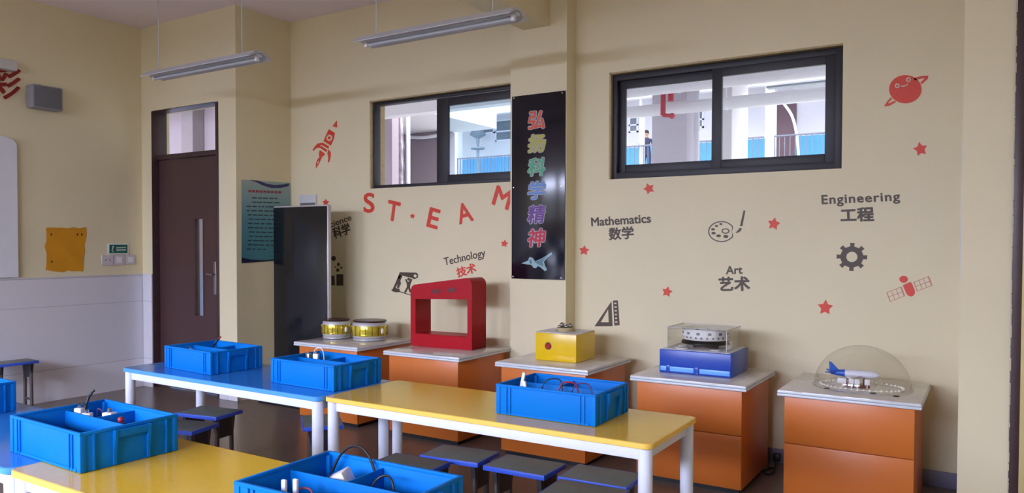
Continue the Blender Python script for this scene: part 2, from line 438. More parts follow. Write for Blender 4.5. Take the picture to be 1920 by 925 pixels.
# ------------------------------------------------------------------ windows in the back wall
def window(name, W, rects, glasses, y_frame=(.035, .115), fw=.05):
    """W the opening; rects: sashes as (outer, inner, y0, y1)"""
    b = MB(); y0, y1 = y_frame
    for (x0, x1, z0, z1, d) in ((W['x0']+.014, W['x1']-.006, W['z0']+.002, W['z0']+fw, 0), (W['x0']+.014, W['x1']-.006, W['z1']-fw-.01, W['z1']-.018, 0),
                                (W['x0']+.0145, W['x0']+fw, W['z0']+.0025, W['z1']-.0185, .0015), (W['x1']-fw, W['x1']-.0065, W['z0']+.0025, W['z1']-.0185, .0015)):
        b.box(x0, x1, y0-d, y1+d, z0, z1, .003)
    root = struct(b.build(name, M['frame']))
    for (o_, i_, ya, yb, glass, gm) in rects:
        s = MB(); (ox0, ox1, oz0, oz1), (ix0, ix1, iz0, iz1) = o_, i_
        s.box(ox0, ix0, ya, yb, oz0, oz1, .003); s.box(ix1, ox1, ya, yb, oz0, oz1, .003)
        s.box(ix0, ix1, ya, yb, oz0, iz0, .003); s.box(ix0, ix1, ya, yb, iz1, oz1, .003)
        sash = s.build('sash', M['frame'], root)
        if glass:
            ym = (ya+yb)/2
            B(ix0-.004, ix1+.004, ym-.003, ym+.003, iz0-.004, iz1+.004).build('pane', gm, sash, smooth_deg=0)
    return root
gy = .06
g = lambda px0, px1, pt, pb: (PY(px0, pt, gy).x, PY(px1, pt, gy).x, PY((px0+px1)/2, pb, gy).z, PY((px0+px1)/2, pt, gy).z)
A = g(1171, 1334, 156.5, 304.5); Bq = g(1355, 1549, 132.5, 294.5)
i0, i1 = W2['z0']+.045, W2['z1']-.05
window('window_2', W2, [((W2['x0']+.045, (A[1]+Bq[0])/2+.03, i0, i1), A, .08, .11, True, GLASS),
                        (((A[1]+Bq[0])/2-.03, W2['x1']-.045, i0, i1), Bq, .04, .075, True, GLASS)], None)
A1 = g(707, 823, 193, 344); B1 = g(842, 990, 190, 324)
i0, i1 = W1['z0']+.02, W1['z1']-.05
window('window_1', W1, [((A1[1]-.01, W1['x1']-.03, i0, i1), B1, .04, .075, True, GLASS_BLUE)], None, fw=.032)
# plaster reveal strips round the openings
for W_, n_ in ((W1, 4), (W2, 5)):
    b = MB(); t = .012
    b.box(W_['x0']+.0005, W_['x0']+t, .001, WT-.001, W_['z0']+.0005, W_['z1']-.0005)
    b.box(W_['x0']+.0005, W_['x1']-.0005, .001, WT-.001, W_['z1']-t, W_['z1']-.0005)
    struct(b.build('trim_%d' % n_, M['reveal'], smooth_deg=0))

# ------------------------------------------------------------------ doors
def PYd(px, py): return PY(px, py, -.55)
fr = MB(); e = .002
fx1 = PY(297, 400, -.60).x
fr.box(DX0+e, fx1, -D1-.004, -.50, 0.002, DZ-e, .004)
fr.box(DX1-.05, DX1-e, -D1-.002, -.50, 0.002, DZ-e, .004)
zt0 = PY(350, 291, -.58).z; zt1 = PY(350, 203, -.58).z
fr.box(fx1, DX1-.05, -D1-.002, -.50, zt1, DZ-e, .004)
fr.box(fx1, DX1-.05, -.62, -.50, zt0-.03, zt0+.02, .004)
door = struct(fr.build('door_1', M['brown_frame']))
B(fx1-.005, DX1-.045, -.566, -.56, zt0+.015, zt1+.005).build('transom_pane', GLASS, door, smooth_deg=0)
sl = PYd(374, 412); sr = PYd(387, 412); sb = PYd(380, 592).z; st = PYd(380, 411).z
lf = MB(); lx0, lx1 = fx1+.004, DX1-.054; lz1 = zt0-.034
for (x0, x1, z0, z1) in ((lx0, sl.x-.03, .01, lz1), (sr.x+.006, lx1, .01, lz1), (sl.x-.03, sr.x+.006, .01, sb), (sl.x-.03, sr.x+.006, st, lz1)):
    lf.box(x0, x1, -.59, -.545, z0, z1)
leaf = lf.build('door_leaf', M['brown'], door, smooth_deg=0)
s = MB(); s.box(sl.x-.03, sl.x, -.60, -.55, sb, st, .002); s.box(sr.x, sr.x+.006, -.594, -.55, sb, st, .001)
s.build('vision_slot_trim', M['brown_frame'], leaf)
B(sl.x-.004, sr.x+.003, -.57, -.565, sb, st).build('vision_pane', GLASS, leaf, smooth_deg=0)
hx = PY(404, 520, -.59); h = MB()
hz0, hz1 = PY(404, 553, -.59).z, PY(404, 491, -.59).z
h.box(hx.x-.02, hx.x+.02, -.599, -.5905, hz0, hz1, .003)
hz = PY(404, 515, -.59).z
h.cyl((hx.x, -.60, hz), (hx.x, -.635, hz), .009); h.cyl((hx.x+.004, -.63, hz), (hx.x-.085, -.63, hz+.004), .008)
o = h.build('door_handle', M['steel'], leaf); o['label'] = 'steel lever handle'
# door at the far right: only its left jamb is in the picture
jx = PY(1917, 500, -.66).x; fr = MB()
pts = [Vector((RX1-.004, -D1-.02, .002))]
random.seed(3)
fr.box(RX1+.001, jx, -D1-.02, -.45, .002, 2.95-.002, .004); fr.box(jx, XR-.002, -D1-.02, -.45, 2.86, 2.948, .004)
fr.box(XR-.06, XR-.002, -D1-.02, -.45, .002, 2.86, .004)
door2 = struct(fr.build('door_2', M['brown_frame']))
b = MB(); z = .02
while z < 2.9:                                             # ragged line of wall paint over the jamb's edge
    hgt = random.uniform(.012, .07); b.box(RX1+.0005, RX1+random.uniform(.0012, .0045), -D1-.0215, -D1-.0195, z, z+hgt); z += hgt+random.uniform(.0, .006)
b.build('paint_edge', M['wall'], door2, smooth_deg=0)
b = MB(); b.box(RX0-.006, RX0-.0005, -.62, -.10, PY(1800, 520, -.4).z, PY(1800, 275, -.4).z, .001)
tag(b.build('notice_board', M['grey_white']), 'thin notice board on the side of the right-hand wall corner, seen edge-on', 'notice board')

# ------------------------------------------------------------------ outside: corridor, courtyard and the building across it
struct(B(-30, 12, WT, 40, -.2, -.05).build('ground', M['ext_floor'], smooth_deg=0))
struct(B(-28, 6, WT+.02, 2.9, 3.62, 3.9).build('corridor_ceiling', M['ext_white'], smooth_deg=0))  # left end lengthened to keep sky light off the wing wall
struct(B(-28, -7.2, 2.901, 6.3, 3.62, 3.9).build('added_shade_slab', M['ext_white'], smooth_deg=0))  # roof slab added to shade the wing wall from the open sky
def col_at(name, px0, px1, Y, dy, z1, mtl):
    x0, x1 = PY(px0, 230, Y).x, PY(px1, 230, Y).x
    return struct(B(x0, x1, Y, Y+dy, -.05, z1, .01).build(name, mtl))
col_at('corridor_column', 1222, 1288, 2.3, .22, 3.6, M['ext_grey'])
col_at('corridor_column', 1338, 1372.5, 2.3, .6, 3.6, M['ext_white'])
# edge beam of the corridor
z_ = PY(1450, 150, 2.45).z
struct(B(-9, 5, 2.92, 3.1, z_+.18, 3.9).build('corridor_beam', M['ext_white'], smooth_deg=0))
def pipe_run(x0, x1, Y, z, r, label, elbow=False, name='overhead_pipe'):
    b = MB()
    if elbow: b.tube([(x1, Y, z), (x0+.2, Y, z), (x0+.06, Y, z), (x0+.005, Y, z+.04), (x0, Y, z+.15), (x0, Y, 3.61)], r, 16)
    else: b.cyl((x0, Y, z), (x1, Y, z), r, seg=20)
    for k in range(int((x1-x0)/1.6)+1):
        x = x0+.35+1.6*k
        if x < x1: b.cyl((x, Y, z), (x, Y, 3.615), .008, seg=8); b.cyl((x-.012, Y, z), (x+.012, Y, z), r+.006, seg=20)
    return tag(b.build(name, M['pipe']), label, 'pipe')
zA = PY(1300, 158, 1.5).z; zB = PY(1360, 194, 2.1).z
pipe_run(PY(1207, 163, 1.5).x, 2.4, 1.5, zA, .062, 'upper white pipe with an elbow end hung outside the right window', True)
pipe_run(-3.7, 3.0, 2.1, zB, .062, 'lower and thicker white pipe running outside the windows')
b = MB(); zt = PY(1480, 161, 2.75).z
b.box(PY(1376, 160, 2.76).x+.35, 3, 2.70, 2.82, zt-.009, zt+.011, .004)
for k in range(18): b.box(-.2+k*.17, -.14+k*.17, 2.695, 2.825, zt-.017, zt-.009)
for k in range(3): b.cyl((-.1+k*1.3, 2.76, zt), (-.1+k*1.3, 2.76, 3.615), .006, seg=8)
tag(b.build('cable_tray', M['lantern']), 'thin dark cable tray above the lower pipe outside the right window', 'cable tray')
rp = lambda px, py: PY(px, py, 1.90)
b = MB(); q = rp(1243.5, 174)
b.cyl((q.x, 1.90, 3.615), (q.x, 1.90, rp(1243, 216).z), .026); b.cyl((q.x, 1.90, rp(1243, 216).z), (rp(1260, 217).x, 1.90, rp(1243, 217).z-.01), .02)
b.cyl((rp(1258, 170).x, 1.90, 3.615), (rp(1258, 170).x, 1.90, rp(1258, 190).z), .03); b.cyl((q.x, 1.90, 3.28), (rp(1258, 170).x, 1.90, 3.28), .016)
b.sphere((rp(1260, 217).x, 1.90, rp(1243, 217).z-.01), .03, 10)
tag(b.build('fire_pipe', M['red_pipe']), 'red fire pipe bracket hanging outside the right window', 'pipe')
# white drain pipe beside the grey column
x = PY(1293, 240, 2.42).x
b = MB(); b.cyl((x, 2.6, -.05), (x, 2.6, 3.61), .045); b.cyl((x, 2.6, PY(1293, 243, 2.6).z-.02), (x, 2.6, PY(1293, 243, 2.6).z+.02), .055)
tag(b.build('drain_pipe', M['pipe']), 'white vertical drain pipe beside the grey corridor column', 'pipe')
# wing wall seen through the left window and the door
wx1 = PY(823, 260, 6.0).x+.15
struct(B(-24, wx1, 6.0, 6.3, 1.06, 3.61).build('wing_wall', M['ext_lilac'], smooth_deg=0))
struct(B(-24, wx1, 5.99, 6.3, -.05, 1.06).build('wing_dado_wall', M['ext_blue'], smooth_deg=0))
x0, x1 = PY(708, 260, 3.2).x, PY(735, 260, 3.2).x
struct(B(x0-1.2, x1, 3.2, 3.35, -.05, 3.6).build('wing_pier_wall', M['ext_lilac'], smooth_deg=0))
zq = PY(380, 510, 1.9).z
struct(B(-15, -8.35, 1.9, 2.1, zq, 3.61).build('corridor_end_wall', M['ext_lilac'], smooth_deg=0))
struct(B(-15, -8.35, 1.89, 2.1, -.05, zq).build('corridor_end_dado_wall', M['ext_blue'], smooth_deg=0))
struct(B(PY(340, 240, 1.7).x, PY(361, 240, 1.7).x, 1.7, 1.889, -.05, 3.61).build('corridor_end_column', M['ext_pier'], smooth_deg=0))
x = PY(751, 270, 3.6).x
b = MB(); b.lathe([(.055*(1+.12*math.sin(k*1.7)), -.05+k*.08) for k in range(46)], (x, 3.6, 0), 20)
tag(b.build('foil_wrapped_pipe', M['foil']), 'crinkled foil-wrapped vertical pipe outside the left window', 'pipe')
x = PY(761, 270, 3.6).x
b = MB(); b.cyl((x, 3.65, -.05), (x, 3.65, 3.7), .034)
tag(b.build('downpipe', M['pipe']), 'thin bright white downpipe beside the foil-wrapped pipe', 'pipe')
for (ya, yb, py, lab) in ((5.8, 5.9, 216, 'upper white cable pipe crossing the lilac wall outside the left window'), (5.8, 5.88, 254, 'lower white cable pipe crossing the lilac wall outside the left window')):
    a_, c_ = PY(764, py+3, 5.85), PY(830, py-3, 5.85); mid = (a_+c_)/2; b = MB()
    b.tube([(a_.x, 5.9, a_.z), (mid.x, 5.85, mid.z-(.04 if py > 230 else 0)), (c_.x, 5.9, c_.z)], .03, 10)
    tag(b.build('wall_pipe', M['pipe']), lab, 'pipe')
# far building across the courtyard: upper gallery
YB, YR, ZS = 22.6, 20.0, 3.9
ZD = PY(1320, 268, 22.58).z-3.9
struct(B(-32, 12, YB, YB+.4, -.05, ZS).build('far_lower_wall', M['ext_white'], smooth_deg=0))
struct(B(-32, 12, YB, YB+.4, ZS+ZD, 10.5).build('far_upper_wall', M['ext_white'], smooth_deg=0))
struct(B(-32, 12, YB-.02, YB+.4, ZS, ZS+ZD).build('far_blue_dado_wall', M['ext_blue'], smooth_deg=0))
struct(B(-32, 12, YR-.3, YB, ZS-.3, ZS).build('far_gallery_slab', M['ext_floor'], smooth_deg=0))
struct(B(-32, 12, YR-.3, YB, ZS+3.3, ZS+3.7).build('far_gallery_roof_slab', M['ext_white'], smooth_deg=0))
struct(B(-32, 12, YR-.3, YR, ZS+2.75, ZS+3.3).build('far_gallery_beam', M['ext_white'], smooth_deg=0))
for (p0, p1) in ((842, 859), (1435, 1452), (1200, 1203)):
    x0, x1 = PY(p0, 260, YR).x, PY(p1, 260, YR).x
    struct(B(x0, x1, YR-.05, YR+.3, -.05, ZS+3.3).build('far_gallery_column', M['ext_white'], smooth_deg=0))
def railing(px0, px1, label):
    x0, x1 = PY(px0, 260, YR).x, PY(px1, 260, YR).x; t = thing('gallery_railing', label, 'railing', (x0, YR-.1, ZS))
    L = x1-x0
    B(0, L, -.03, .03, 1.08, 1.13, .006).build('handrail', M['ext_rail'], t)
    B(0, L, -.02, .02, .08, .12, .004).build('bottom_rail', M['ext_rail'], t)
    b = MB(); n = max(2, int(L/.16))
    for k in range(n+1): b.box(k*L/n-.011, k*L/n+.011, -.012, .012, 0 if k in (0, n) else .1, 1.09)
    b.build('baluster_row', M['ext_rail'], t, smooth_deg=0)
    tag(t, group='gallery railings across the courtyard')
railing(1150, 1226, 'railing across the courtyard in front of the standing person')
railing(1306, 1336, 'short railing across the courtyard just right of the drain pipe')
railing(1352, 1434, 'railing across the courtyard behind the white corridor column')
railing(1453, 1620, 'railing across the courtyard in front of the brown doorway')
railing(860, 1010, 'railing across the courtyard seen through the bluish pane of the left window')
def far_window(px0, px1, py0, py1, label, Y=YB):
    p, q = PY(px0, py0, Y), PY(px1, py1, Y); t = thing('far_window', label, 'window', (p.x, Y-.03, q.z))
    wd, hg = q.x-p.x, p.z-q.z; b = MB()
    for (x0, x1, z0, z1) in ((0, wd, 0, .06), (0, wd, hg-.06, hg), (0, .06, 0, hg), (wd-.06, wd, 0, hg), (0, wd, hg*.42, hg*.42+.06)): b.box(x0, x1, -.03, .03, z0, z1)
    b.build('frame', M['pipe'], t, smooth_deg=0); B(.05, wd-.05, 0, .02, .05, hg-.05).build('pane', M['ext_glass'], t, smooth_deg=0)
far_window(1180, 1197, 220, 248, 'small grey window across the courtyard above the standing person')
far_window(1310, 1320, 206, 240, 'tall narrow grey window across the courtyard above the short railing')
far_window(905, 928, 228, 250, 'grey window across the courtyard seen through the bluish pane')
far_window(930, 975, 226, 262, 'wider greenish window across the courtyard beside the left pillar')
p, q = PY(1455, 195, YB), PY(1493, 290, YB)
tag(B(p.x, q.x, YB-.06, YB-.021, ZS, p.z, .01).build('far_doorway', M['ext_brown']), 'dark brown doorway across the courtyard seen through the right pane', 'doorway')
a_, c_ = PY(1470, 195, 20.6), PY(1494, 255, 20.6)
b = MB(); b.tube([(a_.x, 20.6, a_.z), (PY(1485, 218, 20.6).x, 20.6, PY(1485, 218, 20.6).z), (c_.x, 20.6, c_.z), (c_.x+.1, 20.6, ZS)], .045, 10)
tag(b.build('bent_pole', M['pipe']), 'pale bent pole leaning in front of the brown doorway', 'pole')
for (px, py, lb) in ((890, 224, 'long gallery lamp glimpsed through the bluish pane of the left window'),):
    p = PY(px, py, 21.0); b = MB(); b.box(p.x-.55, p.x+.55, 20.93, 21.07, p.z-.05, p.z+.03, .02); b.cyl((p.x-.4, 21, p.z), (p.x-.4, 21, ZS+3.3), .015); b.cyl((p.x+.4, 21, p.z), (p.x+.4, 21, ZS+3.3), .015)
    tag(b.build('gallery_lamp', M['pipe']), lb, 'lamp')
p = PY(896, 262, 21.2)
b = MB(); b.lathe([(.02, .62), (.05, .45), (.22, .42), (.36, .2), (.08, .05), (.05, -.3), (.3, -.34), (.3, -.4)], (p.x, 21.2, p.z), 18, cap=True)
b.cyl((p.x, 21.2, p.z-.4), (p.x, 21.2, ZS), .06)
tag(b.build('funnel_lantern', M['lantern']), 'grey funnel-shaped lantern seen through the bluish pane', 'lantern')

# the person on the far gallery
def person(x, y, z):
    t = thing('person', 'person in dark navy clothes standing behind the railing across the courtyard', 'person', (x, y, z), R(20))
    V, E_, Rr = [], [], []
    def vx(p, r, par=None):
        V.append(p); Rr.append(r)
        if par is not None: E_.append((par, len(V)-1))
        return len(V)-1
    pel = vx((0, 0, .93), (.155, .11)); wa = vx((0, .01, 1.12), (.14, .10), pel); ch = vx((0, .0, 1.32), (.165, .115), wa)
    nb = vx((0, .01, 1.45), (.075, .07), ch); nk = vx((0, 0, 1.52), (.055, .055), nb); hd = vx((0, -.02, 1.62), (.078, .092), nk); vx((0, -.015, 1.72), (.06, .07), hd)
    for s in (-1, 1):
        sh = vx((s*.19, 0, 1.40), (.062, .062), ch); el = vx((s*.25, .02, 1.12), (.045, .045), sh); wr = vx((s*.25, -.08, .88), (.03, .03), el); pm = vx((s*.25, -.10, .81), (.034, .018), wr)
        for k in range(4):
            f1 = vx((s*.25+(k-1.5)*.016, -.11, .765), (.009, .009), pm); vx((s*.25+(k-1.5)*.016, -.10, .725+.006*abs(k-1.4)), (.008, .008), f1)
        th = vx((s*.225, -.125, .80), (.010, .010), pm); vx((s*.22, -.14, .77), (.009, .009), th)
        hp = vx((s*.09, 0, .86), (.095, .10), pel); kn = vx((s*.10, -.01, .48), (.06, .065), hp); an = vx((s*.10, .02, .09), (.04, .045), kn); vx((s*.11, -.13, .035), (.04, .03), an)
    me = bpy.data.meshes.new('body'); me.from_pydata(V, E_, []); o = bpy.data.objects.new('body', me); COL.objects.link(o)
    md = o.modifiers.new('skin', 'SKIN'); ss = o.modifiers.new('sub', 'SUBSURF'); ss.levels = 2; ss.render_levels = 2
    for i, sv in enumerate(me.skin_vertices[0].data): sv.radius = Rr[i]; sv.use_root = (i == 0)
    dg = bpy.context.evaluated_depsgraph_get(); em = bpy.data.meshes.new_from_object(o.evaluated_get(dg)); bpy.data.objects.remove(o)
    em.name = 'body'; em.materials.clear(); em.materials.append(M['skin']); em.materials.append(M['cloth_navy'])
    for p in em.polygons:
        c = p.center; p.material_index = 0 if (c.z > 1.475 or (abs(c.x) > .18 and c.z < .88)) else 1; p.use_smooth = True
    bo = bpy.data.objects.new('body', em); COL.objects.link(bo); bo.parent = t
    b = MB(); b.sphere((0, 0, 1.675), .098, 16, (.92, 1.05, .9)); b.build('hair', M['hair'], t)
    MB().sphere((0, -.115, 1.61), .014, 8, (1, 1.2, 1.6)).build('nose', M['skin'], t)
    for s in (-1, 1):
        MB().sphere((s*.088, -.01, 1.62), .02, 8, (.5, .8, 1.4)).build('ear', M['skin'], t)
        MB().sphere((s*.03, -.1, 1.635), .009, 8).build('eye', M['hair'], t)
    B(-.022, .022, -.108, -.1, 1.568, 1.575, .002).build('mouth', M['hair'], t)
pp = PY(1212, 270, 20.6); person(pp.x, 20.6, ZS)

# ------------------------------------------------------------------ display cabinets along the back wall
CW, CD, CH, CY = .739, .720, .667, -.156
CXS = [-4.573, -3.562, -2.511, -1.475, -.562]
def make_cabinet(label, x):
    t = thing('display_cabinet', label, 'cabinet', (x, CY, 0), 0, 'orange display cabinets along the back wall')
    i = .035
    b = MB(); b.box(i, CW-i, -CD+i+.018, -i, .03, CH-.035, .003); b.build('carcass', M['orange'], t)
    zm = CH-.035-.275
    b = MB(); b.box(i, CW-i, -CD+i, -CD+i+.017, .033, zm-.0025, .003); b.build('lower_front_panel', M['orange'], t)
    b = MB(); b.box(i, CW-i, -CD+i, -CD+i+.017, zm+.0025, CH-.037, .003); b.build('upper_front_panel', M['orange'], t)
    b = MB(); b.box(i+.02, CW-i-.02, -CD+i+.03, -i-.01, 0, .03); b.build('plinth', M['black'], t, smooth_deg=0)
    b = MB(); b.box(.004, CW-.004, -CD+.004, -.0, CH-.017, CH, .004)
    b.use(1); b.box(0, CW, -CD, 0, CH-.035, CH-.019, .006); b.box(.001, CW-.001, -CD+.001, -.001, CH-.0185, CH-.004, .005)
    o = b.build('countertop', [M['slab'], M['slab_edge']], t); o['label'] = 'marbled off-white countertop'
    return t
cab_labels = ['orange cabinet under the two golden drums, beside the black screen', 'orange cabinet carrying the red showcase', 'orange cabinet carrying the yellow box',
              'orange cabinet carrying the blue-based display case', 'rightmost orange cabinet, carrying the clear dome']
cab0 = make_cabinet(cab_labels[0], CXS[0])
for lb, x in zip(cab_labels[1:], CXS[1:]):
    c = copy_tree(cab0); c.location.x = x; c['label'] = lb

# golden drums
def drum(cx, cy, r, h, label):
    t = thing('golden_drum', label, 'drum', (cx, cy, CH+.001), 0, 'golden drums on the first cabinet')
    b = MB(); b.lathe([(0, 0), (r*.86, 0), (r*.92, .005), (r*.93, .014), (r*.88, .020), (0, .020)], seg=40); b.build('base_ring', M['silver'], t)
    b = MB(); b.lathe([(r*.955, .042), (r*.985, h*.35), (r*.99, h*.5), (r*.985, h*.65), (r*.955, h-.040)], seg=48); b.use(1)
    for k in range(18): b.box(-.004, .004, -.004, .004, .046, h-.044, .001, mtx=Matrix.Rotation(2*PI*k/18, 4, 'Z') @ Matrix.Translation((r*.972, 0, 0)))
    b.build('body', [M['gold'], M['gold_dark']], t)
    b = MB(); b.lathe([(r*.86, h-.010), (r*.90, h-.018), (r*.94, h-.030), (r*.957, h-.040), (r*.94, h-.042)], seg=48); b.build('upper_highlight_band', M['silver'], t)  # silver band stands in for the bright window highlight below the lid
    b = MB(); b.lathe([(r*.94, .044), (r*.957, .042), (r*.94, .030), (r*.88, .021), (r*.8, .0205)], seg=48); b.build('lower_highlight_band', M['silver'], t)  # matching silver band for the white highlight round the foot
    b = MB(); b.lathe([(r*.84, h-.012), (r*.93, h-.009), (r*.94, h-.002), (r*.91, h+.003), (0, h+.003)], seg=40); b.build('lid', M['lid'], t)
    for s_ in (-1, 1):
        b = MB(); b.sphere((s_*(r*.99), -.01, h*.5), .016, 14, (.8, 1, 1.6)); b.build('side_knob', M['white'], t)
drum(-4.44, -.50, .128, .165, 'smaller golden drum on the first cabinet, nearer the black screen')
drum(-4.10, -.44, .155, .17, 'larger golden drum on the first cabinet, nearer the red showcase')

# red frame
t = thing('red_showcase', 'glossy red open-middle showcase with rounded top corners on the second cabinet', 'showcase', (-3.555, -.545, CH+.001), R(3.5))
RW, RL, RH, RD = .59, .505, .568, .22                      # the top rises from RL at its left end to RH at its right end
rr = .055
sl_ = (RH-RL)/(RW-2*rr)
prof = [(0, 0), (RW, 0)]
prof += [(RW-rr+rr*math.cos(a), RH-rr+rr*math.sin(a)) for a in [k*PI/16 for k in range(9)]]
prof += [(rr+rr*math.cos(a), RL-rr+rr*math.sin(a)) for a in [PI/2+k*PI/16 for k in range(9)]]
me = tri_fill_mesh([prof, [(.050, .10), (.050, .385), (RW-.042, .40), (RW-.042, .10)]], RD)
for v in me.vertices: v.co = Vector((v.co.x, v.co.z+RD/2, v.co.y))
bmx = bmesh.new(); bmx.from_mesh(me); bmesh.ops.recalc_face_normals(bmx, faces=bmx.faces); bmx.to_mesh(me); bmx.free()
me.materials.clear(); me.materials.append(M['red']); o = bpy.data.objects.new('shell', me); COL.objects.link(o); o.parent = t
b = MB(); random.seed(9)
for (x, zc0) in ((.25, .455), (.40, .47)):
    b.box(x-.03, x+.03, -.002, -.0004, zc0-.018, zc0+.014); b.box(x-.045, x-.0305, -.002, -.0004, zc0-.008, zc0+.006); b.box(x+.0305, x+.045, -.002, -.0004, zc0-.004, zc0+.022)
b.build('dark_print', M['dark_red'], t, smooth_deg=0)
B(.052, RW-.044, .008, RD-.008, .1005, .104).build('opening_sill', M['red'], t, smooth_deg=0)

# yellow box with a red button
t = thing('yellow_box', 'yellow box with a round red button on the third cabinet', 'box', (-2.311, -.639, CH+.001))
YW, YD, YH = .33, .30, .198
B(0, YW, 0, YD, 0, YH, .004).build('case', M['yellow_box'], t)
b = MB(); me = tri_fill_mesh([[(.002, .002), (YW-.002, .002), (YW-.002, YD-.002), (.002, YD-.002)], circ(.165, .15, .075, n=28)], .006)
for v in me.vertices: v.co.z += YH+.0035
bmx = bmesh.new(); bmx.from_mesh(me); bmesh.ops.recalc_face_normals(bmx, faces=bmx.faces); bmx.to_mesh(me); bmx.free()
me.materials.clear(); me.materials.append(M['grey_white']); o = bpy.data.objects.new('lid', me); COL.objects.link(o); o.parent = t
b = MB(); b.lathe([(0, YH+.001), (.06, YH+.001), (.066, YH+.03), (.055, YH+.034), (.05, YH+.008), (0, YH+.008)], (.165, .15, 0), 28); b.build('bowl_ring', M['reveal'], t)
b = MB(); random.seed(5)
for k in range(7):
    a = 2*PI*k/7; b.sphere((.165+.04*math.cos(a), .15+.04*math.sin(a), YH+.046+.008*math.sin(3*a)), .015, 10, (1.2, 1.2, .8))
b.build('foil_pieces', M['steel'], t)
b = MB(); b.lathe([(0, .010), (.017, .009), (.022, .004), (.023, 0)], (.105, -.0005, .105), 24, 'Y'); b.build('button', M['button'], t)
b = MB(); b.lathe([(.0235, .003), (.028, .0)], (.105, -.0005, .105), 24, 'Y'); b.build('button_ring', M['steel'], t)

# zoetrope in a clear case on a blue base
t = thing('zoetrope_case', 'cobalt blue box with a clear cover over a white slotted drum', 'display case', (-1.359, -.658, CH+.001))
ZW, ZD, ZH = .47, .395, .15
b = MB(); b.box(0, ZW, 0, ZD, .0, ZH, .004); b.build('base_box', M['cobalt'], t)
b = MB()
for (x0, x1) in ((.008, .05), (.07, .23), (.27, ZW-.008)): b.box(x0, x1, -.003, -.0003, .012, .042, .001)
b.build('reflection_strip', M['light_blue'], t)  # pale plates stand in for the glossy countertop's reflection along the box foot
B(.012, ZW-.012, .012, ZD-.012, ZH+.0003, ZH+.004, .001).build('top_plate', M['grey_white'], t)
for x in (.06, .25): B(x-.012, x+.012, -.005, -.0003, .002, .05, .001).build('foot_block', M['cobalt'], t)
cx0, cx1, cy0, cy1, cz = .035, .43, .04, .36, .29
b = MB(); q = .004
b.box(cx0, cx1, cy0, cy0+q, ZH, cz); b.box(cx0, cx1, cy1-q, cy1, ZH, cz); b.box(cx0, cx0+q, cy0+q, cy1-q, ZH, cz); b.box(cx1-q, cx1, cy0+q, cy1-q, ZH, cz); b.box(cx0, cx1, cy0, cy1, cz, cz+q)
b.build('clear_cover', ACRYLIC, t, smooth_deg=0)
b = MB()
for (x0, x1, y0, y1, z0, z1) in ((cx0, cx0+.005, cy0, cy0+.005, ZH, cz), (cx0, cx1, cy0, cy0+.004, cz+.001, cz+.005), (cx0, cx0+.004, cy0, cy1, cz+.001, cz+.005), (cx0, cx1, cy1-.004, cy1, cz+.001, cz+.005), (cx1-.004, cx1, cy0, cy1, cz+.001, cz+.005), (cx1-.004, cx1, cy0, cy0+.004, ZH, cz)):
    b.box(x0, x1, y0, y1, z0, z1)
b.build('cover_edge', M['grey_white'], t, smooth_deg=0)
zc = (.245, .20)
b = MB(); b.lathe([(.148, .214), (.152, .214), (.152, .285), (.148, .285)], (zc[0], zc[1], 0), 40)
b.lathe([(.0, .219), (.15, .219)], (zc[0], zc[1], 0), 40); zd = b.build('zoetrope_drum', M['white'], t)
b = MB()
for k in range(26):
    a = 2*PI*k/26; b.box(-.0008, .0008, -.006, .006, .225, .237, mtx=Matrix.Translation((zc[0], zc[1], 0)) @ Matrix.Rotation(a, 4, 'Z') @ Matrix.Translation((.1525, 0, 0)))
    b.box(-.0008, .0008, -.011, .011, .250, .266, mtx=Matrix.Translation((zc[0], zc[1], 0)) @ Matrix.Rotation(a+.1, 4, 'Z') @ Matrix.Translation((.1522, 0, 0))) if k % 2 else None
b.build('slot_marks', M['speaker_cloth'], zd, smooth_deg=0)
b = MB()
for k in range(28):
    a = 2*PI*k/28; b.box(-.006, .006, -.007, .007, .196, .212, .002, mtx=Matrix.Translation((zc[0], zc[1], 0)) @ Matrix.Rotation(a, 4, 'Z') @ Matrix.Translation((.138, 0, 0)))
b.build('tooth_ring', M['white'], t)
b = MB(); b.lathe([(0, .186), (.158, .186), (.158, .195), (.14, .216), (0, .216)], (zc[0], zc[1], 0), 40); b.build('turntable', M['black'], t)
b = MB(); b.lathe([(.085, ZH+.001), (.085, .186), (0, .186)], (zc[0], zc[1], 0), 28); b.build('hub', M['lid'], t)
b = MB()
for (x, y, r) in ((.12, .1, .045), (.09, .2, .03), (.34, .09, .03)): b.lathe([(0, ZH+.012), (r, ZH+.010), (r, ZH+.0005)], (x, y, 0), 24)
b.build('white_disc', M['white'], t)
b = MB(); b.box(.385, .405, .20, .26, ZH, ZH+.05, .003); b.build('white_block', M['white'], t)

# model plane under a dome
dcx, dcy, dr = -.161, -.502, .262
t = thing('dome_cover', 'clear acrylic dome on the rightmost cabinet over the model plane', 'dome', (dcx, dcy, CH+.001))
b = MB(); b.lathe([(dr*math.cos(a), dr*.93*math.sin(a)) for a in [k*PI/40 for k in range(21)]], seg=48); b.build('dome', ACRYLIC, t)
b = MB(); b.lathe([(dr, .0), (dr+.012, .0), (dr+.012, .005), (dr, .006)], seg=48); b.build('rim', ACRYLIC, t)
b = MB(); brx, bry = .225, .15
for k in range(44):
    a = 2*PI*k/44; b.sphere((dcx+brx*math.cos(a), dcy+bry*math.sin(a)-.02, CH+.0075), .0075 if k % 2 else .006, 8)
b.tube([(dcx+brx*math.cos(2*PI*k/32), dcy+bry*math.sin(2*PI*k/32)-.02, CH+.006) for k in range(33)], .0016, 6)
tag(b.build('bead_string', M['bead']), 'ring of pearl beads laid under the clear dome', 'bead string')
